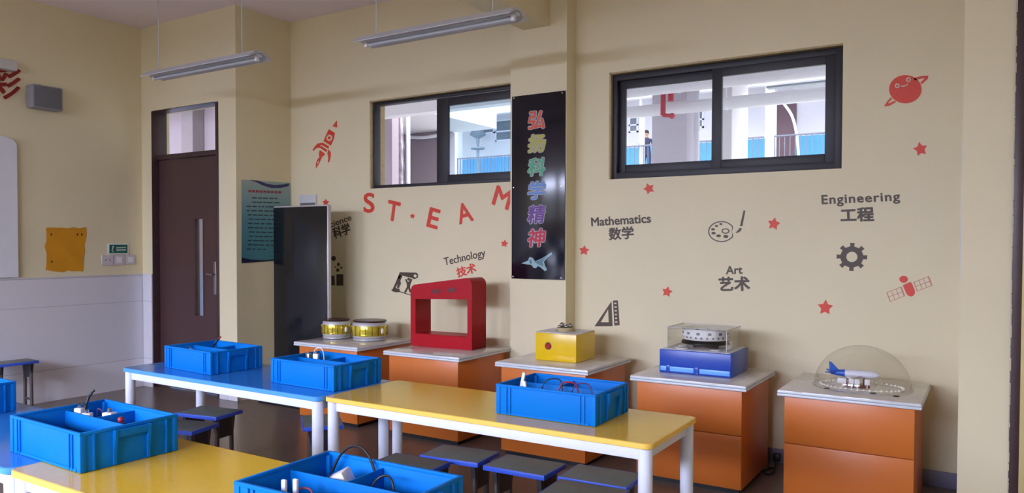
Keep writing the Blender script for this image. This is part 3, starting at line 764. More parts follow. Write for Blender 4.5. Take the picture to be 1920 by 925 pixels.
t = thing('model_plane', 'white model airliner with a blue tail on a dark red stand under the dome', 'model plane', (dcx-.035, dcy-.03, CH+.001), R(6)); t.scale = (.86, .86, .86)
b = MB(); b.lathe([(.002, -.16), (.010, -.155), (.020, -.10), (.026, -.05), (.026, .09), (.022, .125), (.012, .148), (.002, .155)], (0, 0, .088), 20, 'X')
b.build('fuselage', M['plane_white'], t)
b = MB(); b.prism([(-.10, .003, .108), (-.148, .003, .160), (-.166, .003, .164), (-.158, .003, .10)], (0, -.006, 0))
b.prism([(-.10, .0, .09), (-.165, -.07, .094), (-.185, -.07, .094), (-.155, 0, .09)], (0, 0, .006)); b.prism([(-.10, 0, .09), (-.165, .07, .094), (-.185, .07, .094), (-.155, 0, .09)], (0, 0, .006))
b.lathe([(.003, -.162), (.013, -.150), (.0215, -.10), (.0262, -.062)], (0, 0, .0885), 20, 'X')
b.build('tail', M['plane_blue'], t)
b = MB(); b.prism([(.05, -.015, .074), (-.02, -.17, .084), (-.045, -.17, .084), (-.01, -.015, .074)], (0, 0, .006)); b.prism([(.05, .015, .074), (-.02, .17, .084), (-.045, .17, .084), (-.01, .015, .074)], (0, 0, .006)); b.build('wing', M['plane_white'], t)
b = MB(); b.box(-.06, .095, -.03, .03, 0, .012, .003); b.box(-.06, -.046, -.012, .012, .012, .066, .002); b.box(.05, .064, -.012, .012, .012, .066, .002); b.build('stand', M['stand_red'], t)
b = MB()
for (x0, x1) in ((-.105, -.05), (-.034, -.002), (.001, .034), (.062, .095)): b.box(x0, x1, -.062, -.034, .026, .062, .003); b.box((x0+x1)/2-.003, (x0+x1)/2+.003, -.05, -.044, 0, .03)
b.build('white_block', M['white'], t)
for (px, py, lb) in ((1550, 729, 'left steel push button set in front of the dome'), (1637, 738.5, 'middle steel push button set in front of the dome'), (1680, 744, 'right steel push button set in front of the dome')):
    p = PZ(px, py, CH); b = MB(); b.lathe([(0, .006), (.011, .0055), (.014, .003), (.017, .003), (.018, .0008)], (0, 0, 0), 20)
    tag(b.build('push_button', M['steel_dark'], loc=(p.x, p.y, CH)), lb, 'button', 'push buttons on the dome cabinet')

# ------------------------------------------------------------------ black freestanding screen
t = thing('standing_screen', 'tall black freestanding display screen with a silver edge beside the door', 'display screen', (-5.353, -.42, 0))
KW, KH, KD = .731, 1.861, .045
b = MB(); b.box(0, KW, 0, KD, .09, KH, .012); b.build('housing', M['silver'], t)
b = MB(); b.box(.010, KW-.010, -.004, .001, .11, KH-.014, .003); b.build('screen_glass', M['screen'], t)
b = MB(); b.box(.06, .10, -.0052, -.0041, .345, .352); b.box(.06, .085, -.0052, -.0041, .36, .366); b.box(.108, .15, -.0052, -.0041, .345, .358); b.build('screen_print', M['speaker_cloth'], t, smooth_deg=0)
b = MB(); b.box(-.02, KW-.10, -.17, .20, 0, .02, .005); b.prism([(.08, -.02, .02), (.08, .075, .02), (.08, .05, .12), (.08, .005, .12)], (KW-.30, 0, 0)); b.build('base', M['black'], t)

# ------------------------------------------------------------------ tables
TZ = .72
def make_table(label, x0, y0, L, Wd, top, edge, group, x_rot=0.0):
    t = thing('classroom_table', label, 'table', (x0, y0, 0), x_rot, group)
    b = MB(); rr = .035
    pts = []
    for (cx, cy, a0) in ((L-rr, rr, -PI/2), (L-rr, Wd-rr, 0), (rr, Wd-rr, PI/2), (rr, rr, PI)):
        pts += [(cx+rr*math.cos(a0+k*PI/12), cy+rr*math.sin(a0+k*PI/12)) for k in range(7)]
    b.prism([(p[0], p[1], TZ-.022) for p in pts], (0, 0, .0215)); b.use(1)
    n = len(pts); bb = bmesh.new()
    prof = [(0, TZ-.024), (.003, TZ-.022), (.0035, TZ-.012), (.003, TZ-.002), (-.003, TZ+.0)]
    rings = []
    for (d, z) in prof:
        ring = []
        for k, p in enumerate(pts):
            q0, q1 = Vector(pts[k-1]), Vector(pts[(k+1) % n]); tn = (q1-q0).normalized(); nn = Vector((tn.y, -tn.x)); ring.append(bb.verts.new((p[0]+nn.x*d, p[1]+nn.y*d, z)))
        rings.append(ring)
    for a_, c_ in zip(rings, rings[1:]):
        for k in range(n): bb.faces.new((a_[k], a_[(k+1) % n], c_[(k+1) % n], c_[k]))
    b._merge(bb)
    b.build('tabletop', [top, edge], t)
    b = MB(); i = .028; az0, az1 = TZ-.075, TZ-.025
    b.box(i, L-i, i, i+.022, az0, az1, .003); b.box(i, L-i, Wd-i-.022, Wd-i, az0, az1, .003); b.box(i, i+.022, i+.022, Wd-i-.022, az0, az1, .003); b.box(L-i-.022, L-i, i+.022, Wd-i-.022, az0, az1, .003)
    b.build('apron', M['white_metal'], t)
    for (lx, ly) in ((.034, .036), (L-.034, .036), (.034, Wd-.036), (L-.034, Wd-.036)):
        b = MB(); b.lathe([(0, 0), (.024, 0), (.026, .012), (.029, .02), (.029, az1-.002), (0, az1-.002)], (lx, ly, 0), 24); b.build('leg', M['white_metal'], t)
    return t
TW_ = .574
make_table('blue-topped table in the back row, by the door', -4.149, -2.651, 1.727, TW_, M['blue_top'], M['blue_edge'], None)
make_table('yellow-topped table in the back row, in front of the cabinets', -2.4105, -2.618, 1.765, TW_, M['yellow_top'], M['yellow_edge'], None, R(.5))
make_table('blue-topped table in the front row, cut off by the left picture edge', -4.13, -4.105, 1.727, TW_, M['blue_top'], M['blue_edge'], None)
make_table('yellow-topped table in the front row, nearest the camera', -2.394, -4.103, 1.765, TW_, M['yellow_top'], M['yellow_edge'], None)

# ------------------------------------------------------------------ stools
def make_stool(label):
    t = thing('stool', label, 'stool', (0, 0, 0), 0, 'dark stools with blue-edged seats')
    SW, SD, SH = .33, .23, .45
    b = MB(); b.box(-SW/2+.004, SW/2-.004, -SD/2+.004, SD/2-.004, SH-.022, SH, .004); b.build('seat', M['seat'], t)
    b = MB()
    e = .006
    for (x0, x1, y0, y1) in ((-SW/2, SW/2, -SD/2, -SD/2+e), (-SW/2, SW/2, SD/2-e, SD/2), (-SW/2, -SW/2+e, -SD/2+e, SD/2-e), (SW/2-e, SW/2, -SD/2+e, SD/2-e)): b.box(x0, x1, y0, y1, SH-.024, SH-.001, .002)
    o = b.build('edge_band', M['seat_edge'], t); o['label'] = 'blue edge band'
    for s in (-1, 1):
        b = MB(); x = s*(SW/2-.045)
        b.prism([(x-.012, -SD/2+.03, SH-.024), (x-.012, SD/2-.03, SH-.024), (x-.012, SD/2-.05, SH-.15), (x-.012, -SD/2+.05, SH-.15)], (.024, 0, 0)); b.build('bracket', M['stool_bracket'], t)
        for s2 in (-1, 1):
            b = MB(); b.cyl((x, s2*(SD/2-.055), SH-.03), (x, s2*(SD/2-.05), .02), .014, seg=14); lg = b.build('leg', M['stool_leg'], t)
            b = MB(); b.lathe([(0, 0), (.019, 0), (.019, .02), (.014, .035), (0, .035)], (x, s2*(SD/2-.05), 0), 14); b.build('foot', M['black'], lg)
        b = MB(); b.cyl((x, -SD/2+.05, .10), (x, SD/2-.05, .10), .010, seg=12); b.build('foot_bar', M['stool_leg'], t)
    return t
st0 = make_stool('')
def put_stool(first, px, py, rz, label, dx=0, dy=0, group=None):
    o = st0 if first else copy_tree(st0)
    p = PZ(px, py, .45); o.location = (p.x+dx, p.y+dy, 0); o.rotation_euler = (0, 0, R(rz)); o['label'] = label
put_stool(True, 984, 871, 2, 'middle of the three stools lined up under the yellow back-row table')
put_stool(False, 862, 850, 6, 'leftmost of the three stools lined up under the yellow back-row table')
put_stool(False, 1127, 891, 3, 'stool under the yellow back-row table, nearest its right front leg')
put_stool(False, 603, 788, -40, 'stool behind the paired white legs where the back-row tables meet')
put_stool(False, 392, 771, 10, 'farther of the two stools under the blue back-row table')
put_stool(False, 342, 797, 14, 'nearer of the two stools under the blue back-row table, half behind a crate')
put_stool(False, 766, 868, 3, 'stool half hidden behind the crate nearest the camera')
put_stool(False, 1095, 922, 4, 'stool cut off by the bottom picture edge, before the yellow table')
o = copy_tree(st0); o.location = (-6.87, -2.03, 0); o.rotation_euler = (0, 0, R(87)); o['label'] = 'stool standing alone by the grey tiled wall at the left'

# ------------------------------------------------------------------ crates
CL, CWd, CHh = .505, .362, .136
def make_crate():
    t = thing('plastic_crate', '', 'crate', (0, 0, 0), 0, 'blue divided crates on the tables')
    a, c, h, th = CL/2, CWd/2, CHh, .005
    b = MB()
    b.box(-a+.004, a-.004, -c+.004, c-.004, .0, .006)
    b.box(-a+.004, a-.004, -c+.004, -c+.004+th, .004, h, .001); b.box(-a+.004, a-.004, c-.004-th, c-.004, .004, h, .001)
    b.box(-a+.004, -a+.004+th, -c+.004, c-.004, .004, h, .001); b.box(a-.004-th, a-.004, -c+.004, c-.004, .004, h, .001)
    # rim
    for (x0, x1, y0, y1) in ((-a, a, -c, -c+.011), (-a, a, c-.011, c), (-a, -a+.011, -c+.010, c-.010), (a-.011, a, -c+.010, c-.010)): b.box(x0, x1, y0, y1, h-.010, h+.001, .0015)
    # corner posts and upright ribs
    for sx in (-1, 1):
        for sy in (-1, 1): b.box(sx*a, sx*(a-.022), sy*c, sy*(c-.022), .0, h-.008, .003)
    for sy in (-1, 1):
        for x in (-a+.055, -a+.075, a-.055, a-.075): b.box(x-.004, x+.004, sy*(c+.002), sy*(c-.006), .002, h-.009, .0015)
        b.box(-a+.03, a-.03, sy*(c-.0005), sy*(c-.006), .0, .010, .001)
    for sx in (-1, 1):
        for y in (-c+.048, c-.048): b.box(sx*(a+.003), sx*(a-.006), y-.004, y+.004, .002, h-.009, .0015)
        for y in (-.062, .062):
            x = sx*(a-.004)
            b.prism([(x, y-.005, .004), (x+sx*.009, y-.005, .004), (x+sx*.010, y-.005, .055), (x+sx*.019, y-.005, .096), (x+sx*.020, y-.005, h-.010), (x, y-.005, h-.010)], (0, .010, 0))
    b.build('tub', M['crate'], t)
    for sx in (-1, 1):
        b = MB(); x = sx*(a-.003)
        b.prism([(x, -.060, .098), (x+sx*.013, -.060, .098), (x+sx*.0165, -.060, .108), (x+sx*.0165, -.060, h-.011), (x, -.060, h-.011)], (0, .120, 0)); b.build('handle', M['crate'], t)
    b = MB(); b.box(-a+.010, a-.010, .012, .017, .006, h-.016, .001); b.build('divider', M['crate_in'], t)
    b = MB(); b.box(-.030, -.025, .018, c-.010, .006, h-.018, .001); b.build('divider', M['crate_in'], t)
    return t
cr0 = make_crate()
CR = {}
def put_crate(key, first, x, y, rz, label):
    o = cr0 if first else copy_tree(cr0)
    o.location = (x, y, TZ+.001); o.rotation_euler = (0, 0, R(rz)); o['label'] = label; CR[key] = o
put_crate('A', True, -3.674, -2.334, -4, 'blue crate on the blue back-row table, nearest the door')
put_crate('B', False, -2.701, -2.317, -1.5, 'blue crate over the join between the two back-row tables')
put_crate('C', False, -1.204, -2.285, .5, 'blue crate alone on the yellow back-row table')
put_crate('D', False, -2.375, -3.815, -1.5, 'blue crate over the join between the two front-row tables')
put_crate('E', False, -1.012, -3.873, 1.5, 'blue crate with the white box, nearest the camera')
put_crate('F', False, -3.621, -3.801, -1.5, 'blue crate cut off by the left picture edge')
def inside(key, x, y, z=.0):
    o = CR[key]; p = Matrix.Rotation(o.rotation_euler.z, 4, 'Z') @ Vector((x, y, 0)); return Vector((o.location.x+p.x, o.location.y+p.y, TZ+.0085+z))
def cable(key, pts, r, mtl, label, name='cable'):
    b = MB(); b.tube([inside(key, *p) for p in pts], r, 8); o = b.build(name, mtl); recentre(o); return tag(o, label, 'cable')
# crate E
t = thing('battery_box', 'white battery box tilted in the crate nearest the camera', 'battery box', inside('E', -.105, .088), R(25)); t.scale = (1.2, 1.2, 1.2)
tl = Matrix.Rotation(R(-28), 4, 'Y')
b = MB(); b.box(-.05, .05, -.03, .03, .036, .084, .004, mtx=tl); b.build('case', M['white'], t)
b = MB(); b.box(-.004, .004, -.031, .031, .0845, .0855, mtx=tl); b.build('lid_line', M['wire_violet'], t)
b = MB(); b.box(-.03, .03, -.02, .02, 0, .014, .003); b.build('foam_foot', M['black'], t)
cable('E', [(-.212, .13, .012), (-.205, .14, .07), (-.175, .152, .135), (-.13, .160, .165), (-.08, .160, .15), (-.045, .158, .09), (-.042, .158, .012)], .0042, M['rubber'], 'black cable arching over the white box in the nearest crate')
cable('E', [(-.215, .05, .02), (-.20, .075, .045), (-.19, .055, .05), (-.190, .075, .03), (-.192, .045, .016), (-.21, .04, .016)], .010, M['wire_violet'], 'bundled dark blue cable beside the white box in the nearest crate')
cable('E', [(-.01, .07, .012), (0, .10, .09), (.035, .115, .112), (.07, .10, .09), (.08, .09, .012)], .0035, M['rubber'], 'black cable arc in the right half of the nearest crate')
for (x, y, hh, lb) in ((-.157, -.09, .125, 'left white stick upright in the nearest crate'), (-.118, -.085, .132, 'right white stick upright in the nearest crate')):
    p = inside('E', x, y); b = MB(); b.box(-.008, .008, -.005, .005, 0, hh, .003); b.use(1); b.box(-.009, .009, -.006, .006, .0, .05, .002)
    tag(b.build('sensor_stick', [M['white'], M['wire_red']], loc=p), lb, 'stick', 'white sticks in the nearest crate')
cable('E', [(-.148, -.075, .02), (-.140, -.07, .085), (-.135, -.08, .06), (-.128, -.072, .095), (-.09, -.06, .10), (-.06, -.07, .06), (-.05, -.08, .008)], .0025, M['wire_red'], 'thin red wires between the white sticks in the nearest crate')
t = thing('motor', 'small metal motor with wires in the right half of the nearest crate', 'motor', inside('E', .04, .06))
b = MB(); b.cyl((-.02, 0, .016), (.02, 0, .016), .014); b.build('can', M['steel'], t); b = MB(); b.cyl((.021, 0, .016), (.036, 0, .016), .003); b.build('shaft', M['steel_dark'], t)
# crate D
def motor(key, x, y, z, rz, label, sc=1.0, m1='white'):
    t = thing('motor', label, 'motor', inside(key, x, y), R(rz))
    b = MB(); b.box(-.016*sc, .016*sc, -.013*sc, .013*sc, 0, z+.026*sc, .004); b.build('gear_case', M[m1], t)
    b = MB(); b.cyl((0, 0, z+.026*sc), (0, 0, z+.036*sc), .007*sc); b.build('shaft', M['steel'], t)
motor('D', -.205, .05, .095, 20, 'white motor on the left inside the crate over the front-row join')
motor('D', -.140, .045, .08, 35, 'white motor against the divider inside the crate over the front-row join', 1.15)
motor('D', -.085, .105, .072, 15, 'larger white motor at the back inside the crate over the front-row join', 1.4)
cable('D', [(-.205, .05, .138), (-.175, .046, .142), (-.142, .045, .131)], .004, M['rubber'], 'short dark lead joining the two white motors in the front-row crate')
cable('D', [(-.165, .10, .012), (-.155, .095, .10), (-.14, .09, .118), (-.125, .10, .10), (-.12, .115, .012)], .0032, M['wire_violet'], 'violet wire trailing from the white motors in the front-row crate')
t = thing('red_switch', 'small red switch by the back wall of the crate over the front-row join', 'switch', inside('D', .075, .06))
b = MB(); b.box(-.014, .014, -.01, .01, 0, .10, .003); b.build('housing', M['wire_violet'], t); b = MB(); b.sphere((0, 0, .108), .012, 12); b.build('knob', M['wire_red'], t)
cable('D', [(-.20, .05, .012), (-.215, .07, .08), (-.222, .09, .142), (-.219, .105, .17), (-.212, .112, .18)], .0055, M['rubber'], 'black cable end rising from the left corner of the front-row crate')
# crate C
for (x, y, hh, tl_, lb) in ((-.222, -.04, .172, 13, 'longer white stick leaning at the left of the crate on the yellow back-row table'), (-.125, -.10, .142, -10, 'shorter white stick beside the longer one in the crate on the yellow back-row table')):
    p = inside('C', x, y); b = MB(); b.box(-.008, .008, -.006, .006, .006, hh, .003, mtx=Matrix.Rotation(R(tl_), 4, 'Y')); tag(b.build('sensor_stick', M['white'], loc=p), lb, 'stick')
cable('C', [(-.11, -.03, .01), (-.09, -.02, .12), (-.05, 0, .145), (0, -.01, .13), (.01, -.03, .01)], .003, M['rubber'], 'black cable loop in the left half of the crate on the yellow back-row table')
cable('C', [(-.02, -.08, .01), (.02, -.06, .125), (.06, -.07, .15), (.10, -.05, .128), (.11, -.06, .01)], .004, M['wire_red'], 'red wire loop in the middle of the crate on the yellow back-row table')
cable('C', [(.085, -.1, .01), (.10, -.09, .13), (.15, -.08, .155), (.19, -.09, .13), (.20, -.1, .01)], .0035, M['wire_violet'], 'violet wire loop in the right half of the crate on the yellow back-row table')
motor('C', .043, -.14, .085, 10, 'small metal motor among the wires in the crate on the yellow back-row table', .9, 'steel')
# crate B
for k, (x, y, lb) in enumerate(((-.213, .06, 'left steel motor in the crate over the back-row join'), (-.17, .08, 'right steel motor in the crate over the back-row join'))): motor('B', x, y, .105, 20*k, lb, 1.0, 'steel')
cable('B', [(-.225, .105, .012), (-.22, .11, .13), (-.19, .115, .158), (-.15, .115, .14), (-.135, .115, .012)], .003, M['white'], 'pale wire loop over the motors in the crate over the back-row join')
# crate A
cable('A', [(-.10, .035, .014), (-.065, .035, .10), (-.02, .035, .148), (.006, .048, .182)], .006, M['rubber'], 'black lead with a red tip sticking up from the crate nearest the door').data.materials.append(M['wire_red'])
motor('A', -.06, -.12, .098, 0, 'left white motor at the front of the crate nearest the door', .8)
motor('A', .09, -.14, .092, 10, 'right white motor at the front corner of the crate nearest the door', .8)
o = [x for x in bpy.data.objects if x.get('label', '').startswith('black lead with a red tip')][0]
n_ = len(o.data.polygons)
for p in o.data.polygons[int(n_*.86):]: p.material_index = 1

# ------------------------------------------------------------------ lamps
def lamp(x0, x1, Y, z, label, rods):
    t = thing('ceiling_lamp', label, 'lamp', (x0, Y, z), 0, 'white batten lamps hung from the ceiling')
    L = x1-x0; b = MB()
    b.prism([(0, -.035, .062), (0, .035, .062), (0, .105, .012), (0, .100, .006), (0, .035, .040), (0, -.035, .040), (0, -.100, .006), (0, -.105, .012)], (L, 0, 0)); b.build('reflector', M['lamp'], t, smooth_deg=0)
    b = MB(); b.box(.0, L, -.022, .022, .018, .05, .004); b.build('batten', M['lamp'], t)
    b = MB(); b.cyl((.05, 0, .002), (L-.05, 0, .002), .013); b.build('tube', M['tube'], t)
    for x in (.038, L-.038):
        b = MB(); b.box(x-.012, x+.012, -.014, .014, -.012, .03, .003); b.build('lampholder', M['white'], t)
    for x in rods:
        b = MB(); b.cyl((x, 0, .06), (x, 0, HC-z-.001), .004, seg=10); b.cyl((x, 0, HC-z-.02), (x, 0, HC-z-.001), .02); b.build('hanging_rod', M['lamp'], t)
lamp(PY(284, 130, -1.5).x, PY(488, 102, -1.5).x, -1.5, PY(385, 128, -1.5).z-.01, 'batten lamp hanging above the door', (.10, 1.17))
lamp(PY(680, 70, -1.3).x, PY(972, 20, -1.3).x, -1.3, PY(830, 57, -1.3).z-.01, 'batten lamp hanging in front of the ceiling beam', (.13, 1.12))

# ------------------------------------------------------------------ left wall
sx = lambda px, py: PX(px, py, XL)
y1_ = sx(30, 400).y
b = MB(); me = tri_fill_mesh([[(-3.9, 1.19), (y1_, 1.19), (y1_, 2.40), (y1_-.03, 2.44), (y1_-.09, 2.46), (-3.9, 2.46)]], .03)
for v in me.vertices: v.co = Vector((XL+.001+v.co.z+.015, v.co.x, v.co.y))
me.materials.clear(); me.materials.append(M['board']); o = bpy.data.objects.new('white_board', me); COL.objects.link(o)
tag(o, 'white board on the left wall, cut off by the picture edge', 'board')
p, q = sx(0, 113), sx(23, 136)
tag(B(XL+.001, XL+.10, -2.6, q.y, q.z, q.z+.09, .01).build('screen_housing', M['grey_white']), 'pale housing end high on the left wall above the red character', 'housing')
lettering('wall_lettering', '彩', [(-30, 124), (39, 130), (38, 184), (-28, 190)], 'left', M['callig'], .022, .12, thick=.008)
tag(bpy.data.objects['wall_lettering'], 'dark red calligraphy character cut off by the left picture edge', 'lettering')
p0, p1 = sx(45, 161), sx(106, 207)
t = thing('wall_speaker', 'small grey wall speaker near the red character', 'speaker', (XL+.001, (p0.y+p1.y)/2, (p0.z+p1.z)/2-.01))
wd, hg = p1.y-p0.y, .215
b = MB(); b.box(.03, .15, -wd/2, wd/2-.015, -hg/2, hg/2, .012); b.build('cabinet', M['speaker'], t)
b = MB(); b.box(.1505, .154, -wd/2+.012, wd/2-.03, -hg/2+.012, hg/2-.012, .002); b.build('grille', M['speaker_cloth'], t)
b = MB(); b.box(0, .03, -.03, .03, -.04, .04, .003); b.box(.02, .06, -.05, -.02, hg/2-.002, hg/2+.018, .002); b.build('bracket', M['black'], t)
random.seed(11)
lp = []
for (x0, y0, x1, y1) in ((86, 427, 160, 427), (161, 428, 158, 506), (156, 508, 88, 510), (86, 508, 85, 430)):
    for k in range(7):
        s = k/7; lp.append((x0+(x1-x0)*s+random.uniform(-2, 2), y0+(y1-y0)*s+random.uniform(-2, 2)))
t = flat('paint_patch', 'left', [lp], M['orange_paint'], w0=.0004, thick=.001)
tag(t, 'square patch of orange paint on the left wall above the tiles', 'paint patch')
for (px, py) in ((96, 440), (145, 440), (153, 440), (97, 491)): flat('bolt_hole', 'left', [circ(px, py, 1.6, 2.2, 8)], M['black'], .0016, .0008, t)
t = flat('exit_sign', 'left', [[(202, 457), (240, 457), (240, 477), (202, 477)]], M['white'], .001, .008)
tag(t, 'small green and white sign above the row of wall sockets', 'sign')
flat('sign_face', 'left', [[(204, 459), (238, 459), (238, 475), (204, 475)]], M['green_sign'], .0092, .001, t)
flat('sign_figure', 'left', [circ(211, 463, 1.6, n=10), band([(211, 465), (209, 470), (212, 473)], 1.6), [(217, 464), (235, 463), (235, 465), (217, 466)], [(217, 468), (235, 467.5), (235, 470), (217, 470.5)]], M['grey_white'], .0104, .0006, t)
for (x0, x1, y0, y1, lb) in ((190, 211, 479, 498, 'leftmost plate of the wall sockets under the green sign'), (213, 232, 478, 497, 'middle plate of the wall sockets under the green sign'), (234, 252, 478, 496, 'plate of the wall sockets nearest the door')):
    t = flat('wall_socket', 'left', [[(x0, y0), (x1, y0), (x1, y1), (x0, y1)]], M['socket'], .001, .012); tag(t, lb, 'socket', 'wall sockets under the green sign')
    xm = (x0+x1)/2
    if x0 == 190: flat('socket_slot', 'left', [band([(xm-3, 486), (xm-5, 490)], 1.3), band([(xm+3, 486), (xm+5, 490)], 1.3)], M['speaker_cloth'], .0132, .0006, t)
    else: flat('rocker', 'left', [[(xm-5, y0+4), (xm+5, y0+4), (xm+5, y1-4), (xm-5, y1-4)]], M['white'], .0132, .003, t)

# ------------------------------------------------------------------ poster on the return wall
t = flat('wall_poster', 'return', [[(452.5, 337), (544, 343), (544, 487), (452.5, 494)]], ramp_mat('poster_print', [(0.0, '#173f5a'), (.12, '#2a6f82'), (.5, '#5793a0'), (.78, '#b0b8b0'), (1.0, '#c6c4b4')]), .001, .004)
tag(t, 'teal and white rules poster on the wall behind the black screen', 'poster')
flat('wave_band', 'return', [[(466, 337.5), (484, 339), (500, 345), (515, 347), (530, 346), (541, 344), (541, 349), (525, 353), (508, 353), (492, 348), (480, 342)]], mat('poster_wave_ink', '#2c2d63', .5), .0052, .0006, t)
flat('foot_band', 'return', [[(452.5, 483), (470, 487), (500, 488), (544, 482), (544, 487), (452.5, 494)]], mat('poster_foot_ink', '#151d3d', .5), .0052, .0006, t)
flat('heading_line', 'return', [band([(465+7*k, 358.5+.28*k), (470.5+7*k, 358.7+.28*k)], 4.2) for k in range(9)], mat('poster_heading_ink', '#8d3c46', .5), .0052, .0006, t)
random.seed(21); loops = []
for r_ in range(13):
    y = 371+8.0*r_; x = 472 if r_ < 2 else 462+random.choice((0, 2, 4)); end = random.uniform(512, 530)-(12 if r_ == 12 else 0)*2
    while x < end:
        L = random.uniform(4, 11); loops.append(band([(x, y+(x-460)*.025), (x+L, y+(x+L-460)*.025)], 2.3)); x += L+random.uniform(1.2, 3)
flat('text_lines', 'return', loops, mat('poster_text_ink', '#27424c', .5), .0052, .0006, t)

# ------------------------------------------------------------------ banner on the pillar
p0, p1 = PY(959.5, 350, -DP-.012), PY(1059, 350, -DP-.012)
zt_, zb_ = PY(1010, 175.5, -DP-.012).z, PY(1010, 524, -DP-.012).z
t = thing('wall_banner', 'tall black acrylic banner with coloured characters on the pillar', 'banner', (p0.x, -DP-.0005, zb_))
B(0, p1.x-p0.x, -.0115, 0, 0, zt_-zb_, .002).build('panel', M['banner'], t)
inks = [('弘', 225, '#c83c30', '#e0643a'), ('扬', 269, '#8aa63c', '#d0b440'), ('科', 313, '#57b98a', '#2f9b62'), ('学', 357, '#2f55c0', '#7fb4d8'), ('精', 402, '#7a3f98', '#4a2f7c'), ('神', 446, '#c2203c', '#b8283e')]
for k, (ch, cy, c0, c1) in enumerate(inks):
    cx = 1007-k*.2; hw, hh = 16.5, 17.5; sh = 2.0; sl = -.06*hw
    q = [(cx-hw+sh, cy-hh-sl), (cx+hw+sh, cy-hh+sl), (cx+hw-sh, cy+hh+sl), (cx-hw-sh, cy+hh-sl)]
    lettering('lettering_outline', ch, q, 'pillar', M['outline'], .075, 0, w0=.0003, thick=.0010, parent=t, grow=.006)
    o = lettering('lettering', ch, q, 'pillar', ramp_mat('banner_ink', [(0, c0), (1, c1)]), .022, 0, w0=.0014, thick=.0010, parent=t)
flat('jet_picture', 'pillar', [[(978, 494), (990, 489), (993, 482), (999, 484), (1003, 490), (1014, 486), (1024, 480), (1034, 473), (1036, 477), (1026, 484), (1020, 491), (1022, 499), (1026, 506), (1022, 509), (1014, 502), (1008, 499), (1006, 503), (1001, 503), (996, 497), (988, 496)]], M['jet'], .0003, .0008, t)
flat('jet_shading', 'pillar', [[(1001, 491), (1012, 488), (1024, 482), (1018, 491), (1019, 500), (1011, 497)], [(992, 488), (996, 487), (998, 494), (994, 495)]], M['jet_dark'], .0012, .0006, t)
for (px, py) in ((964, 184.5), (1054.5, 174.5), (963, 352), (1052, 349), (962, 519), (1052.5, 521.5)):
    p = PY(px, py, -DP-.012); b = MB(); b.lathe([(0, .006), (.005, .0055), (.0075, .003), (.008, 0)], (p.x-t.location.x, -.0118, p.z-t.location.z), 14, 'Y'); b.build('bolt', M['chrome'], t)

# ------------------------------------------------------------------ stickers on the back wall
def sticker(name, loops, mtl, label, cat='wall sticker', group=None, w0=.0006): return tag(flat(name, 'back', loops, mtl, w0), label, cat, group)
def star(cx, cy, r, a, label, fat=.53):
    pts = []
    for k in range(10):
        rr = r if k % 2 == 0 else r*fat; an = R(a)+k*PI/5-PI/2; pts.append((cx+rr*math.cos(an), cy+rr*math.sin(an)))
    sticker('star_sticker', [pts], M['st_red'], label, group='red star stickers')
star(1217, 354, 11, -22, 'red star sticker just under the left end of the right window')
star(1451, 420, 12.5, 10, 'red star sticker to the right of the paint palette')
star(1095.5, 470, 10, 6, 'red star sticker below the word Mathematics, near the pillar')
star(1251, 547.5, 10.5, 12, 'red star sticker between the set square and the word Art')
star(1547.5, 577, 15, 4, 'largest red star sticker, above the cabinets and below the gear')
star(1726, 280, 14, -12, 'red star sticker below the smiling planet')
star(946, 457, 7.5, 8, 'small red star sticker beside the lower left edge of the banner')
star(611, 380, 7, 0, 'small red star sticker above the corner of the black screen')
star(773.5, 405.5, 5.5, 12, 'tiny red star sticker between the letters T and E')
for ch, q, lb in (('S', [(682, 361.5), (703, 361.5), (702.5, 399.5), (681.5, 399.5)], 'red sticker letter S under the left window'),
                  ('T', [(728.5, 374.5), (752, 380), (747, 418), (723.5, 412)], 'red sticker letter T under the left window'),
                  ('E', [(806.5, 388), (827, 394), (820, 431), (799, 425)], 'red sticker letter E under the left window'),
                  ('A', [(853.5, 385), (880, 377), (889, 413.5), (861.5, 421.5)], 'red sticker letter A under the left window'),
                  ('M', [(932, 347), (963, 358), (953, 395), (921.5, 383)], 'red sticker letter M half hidden behind the banner')):
    tag(lettering('letter_sticker', ch, q, 'back', M['st_red'], .022), lb, 'letter', 'red letters on the back wall')
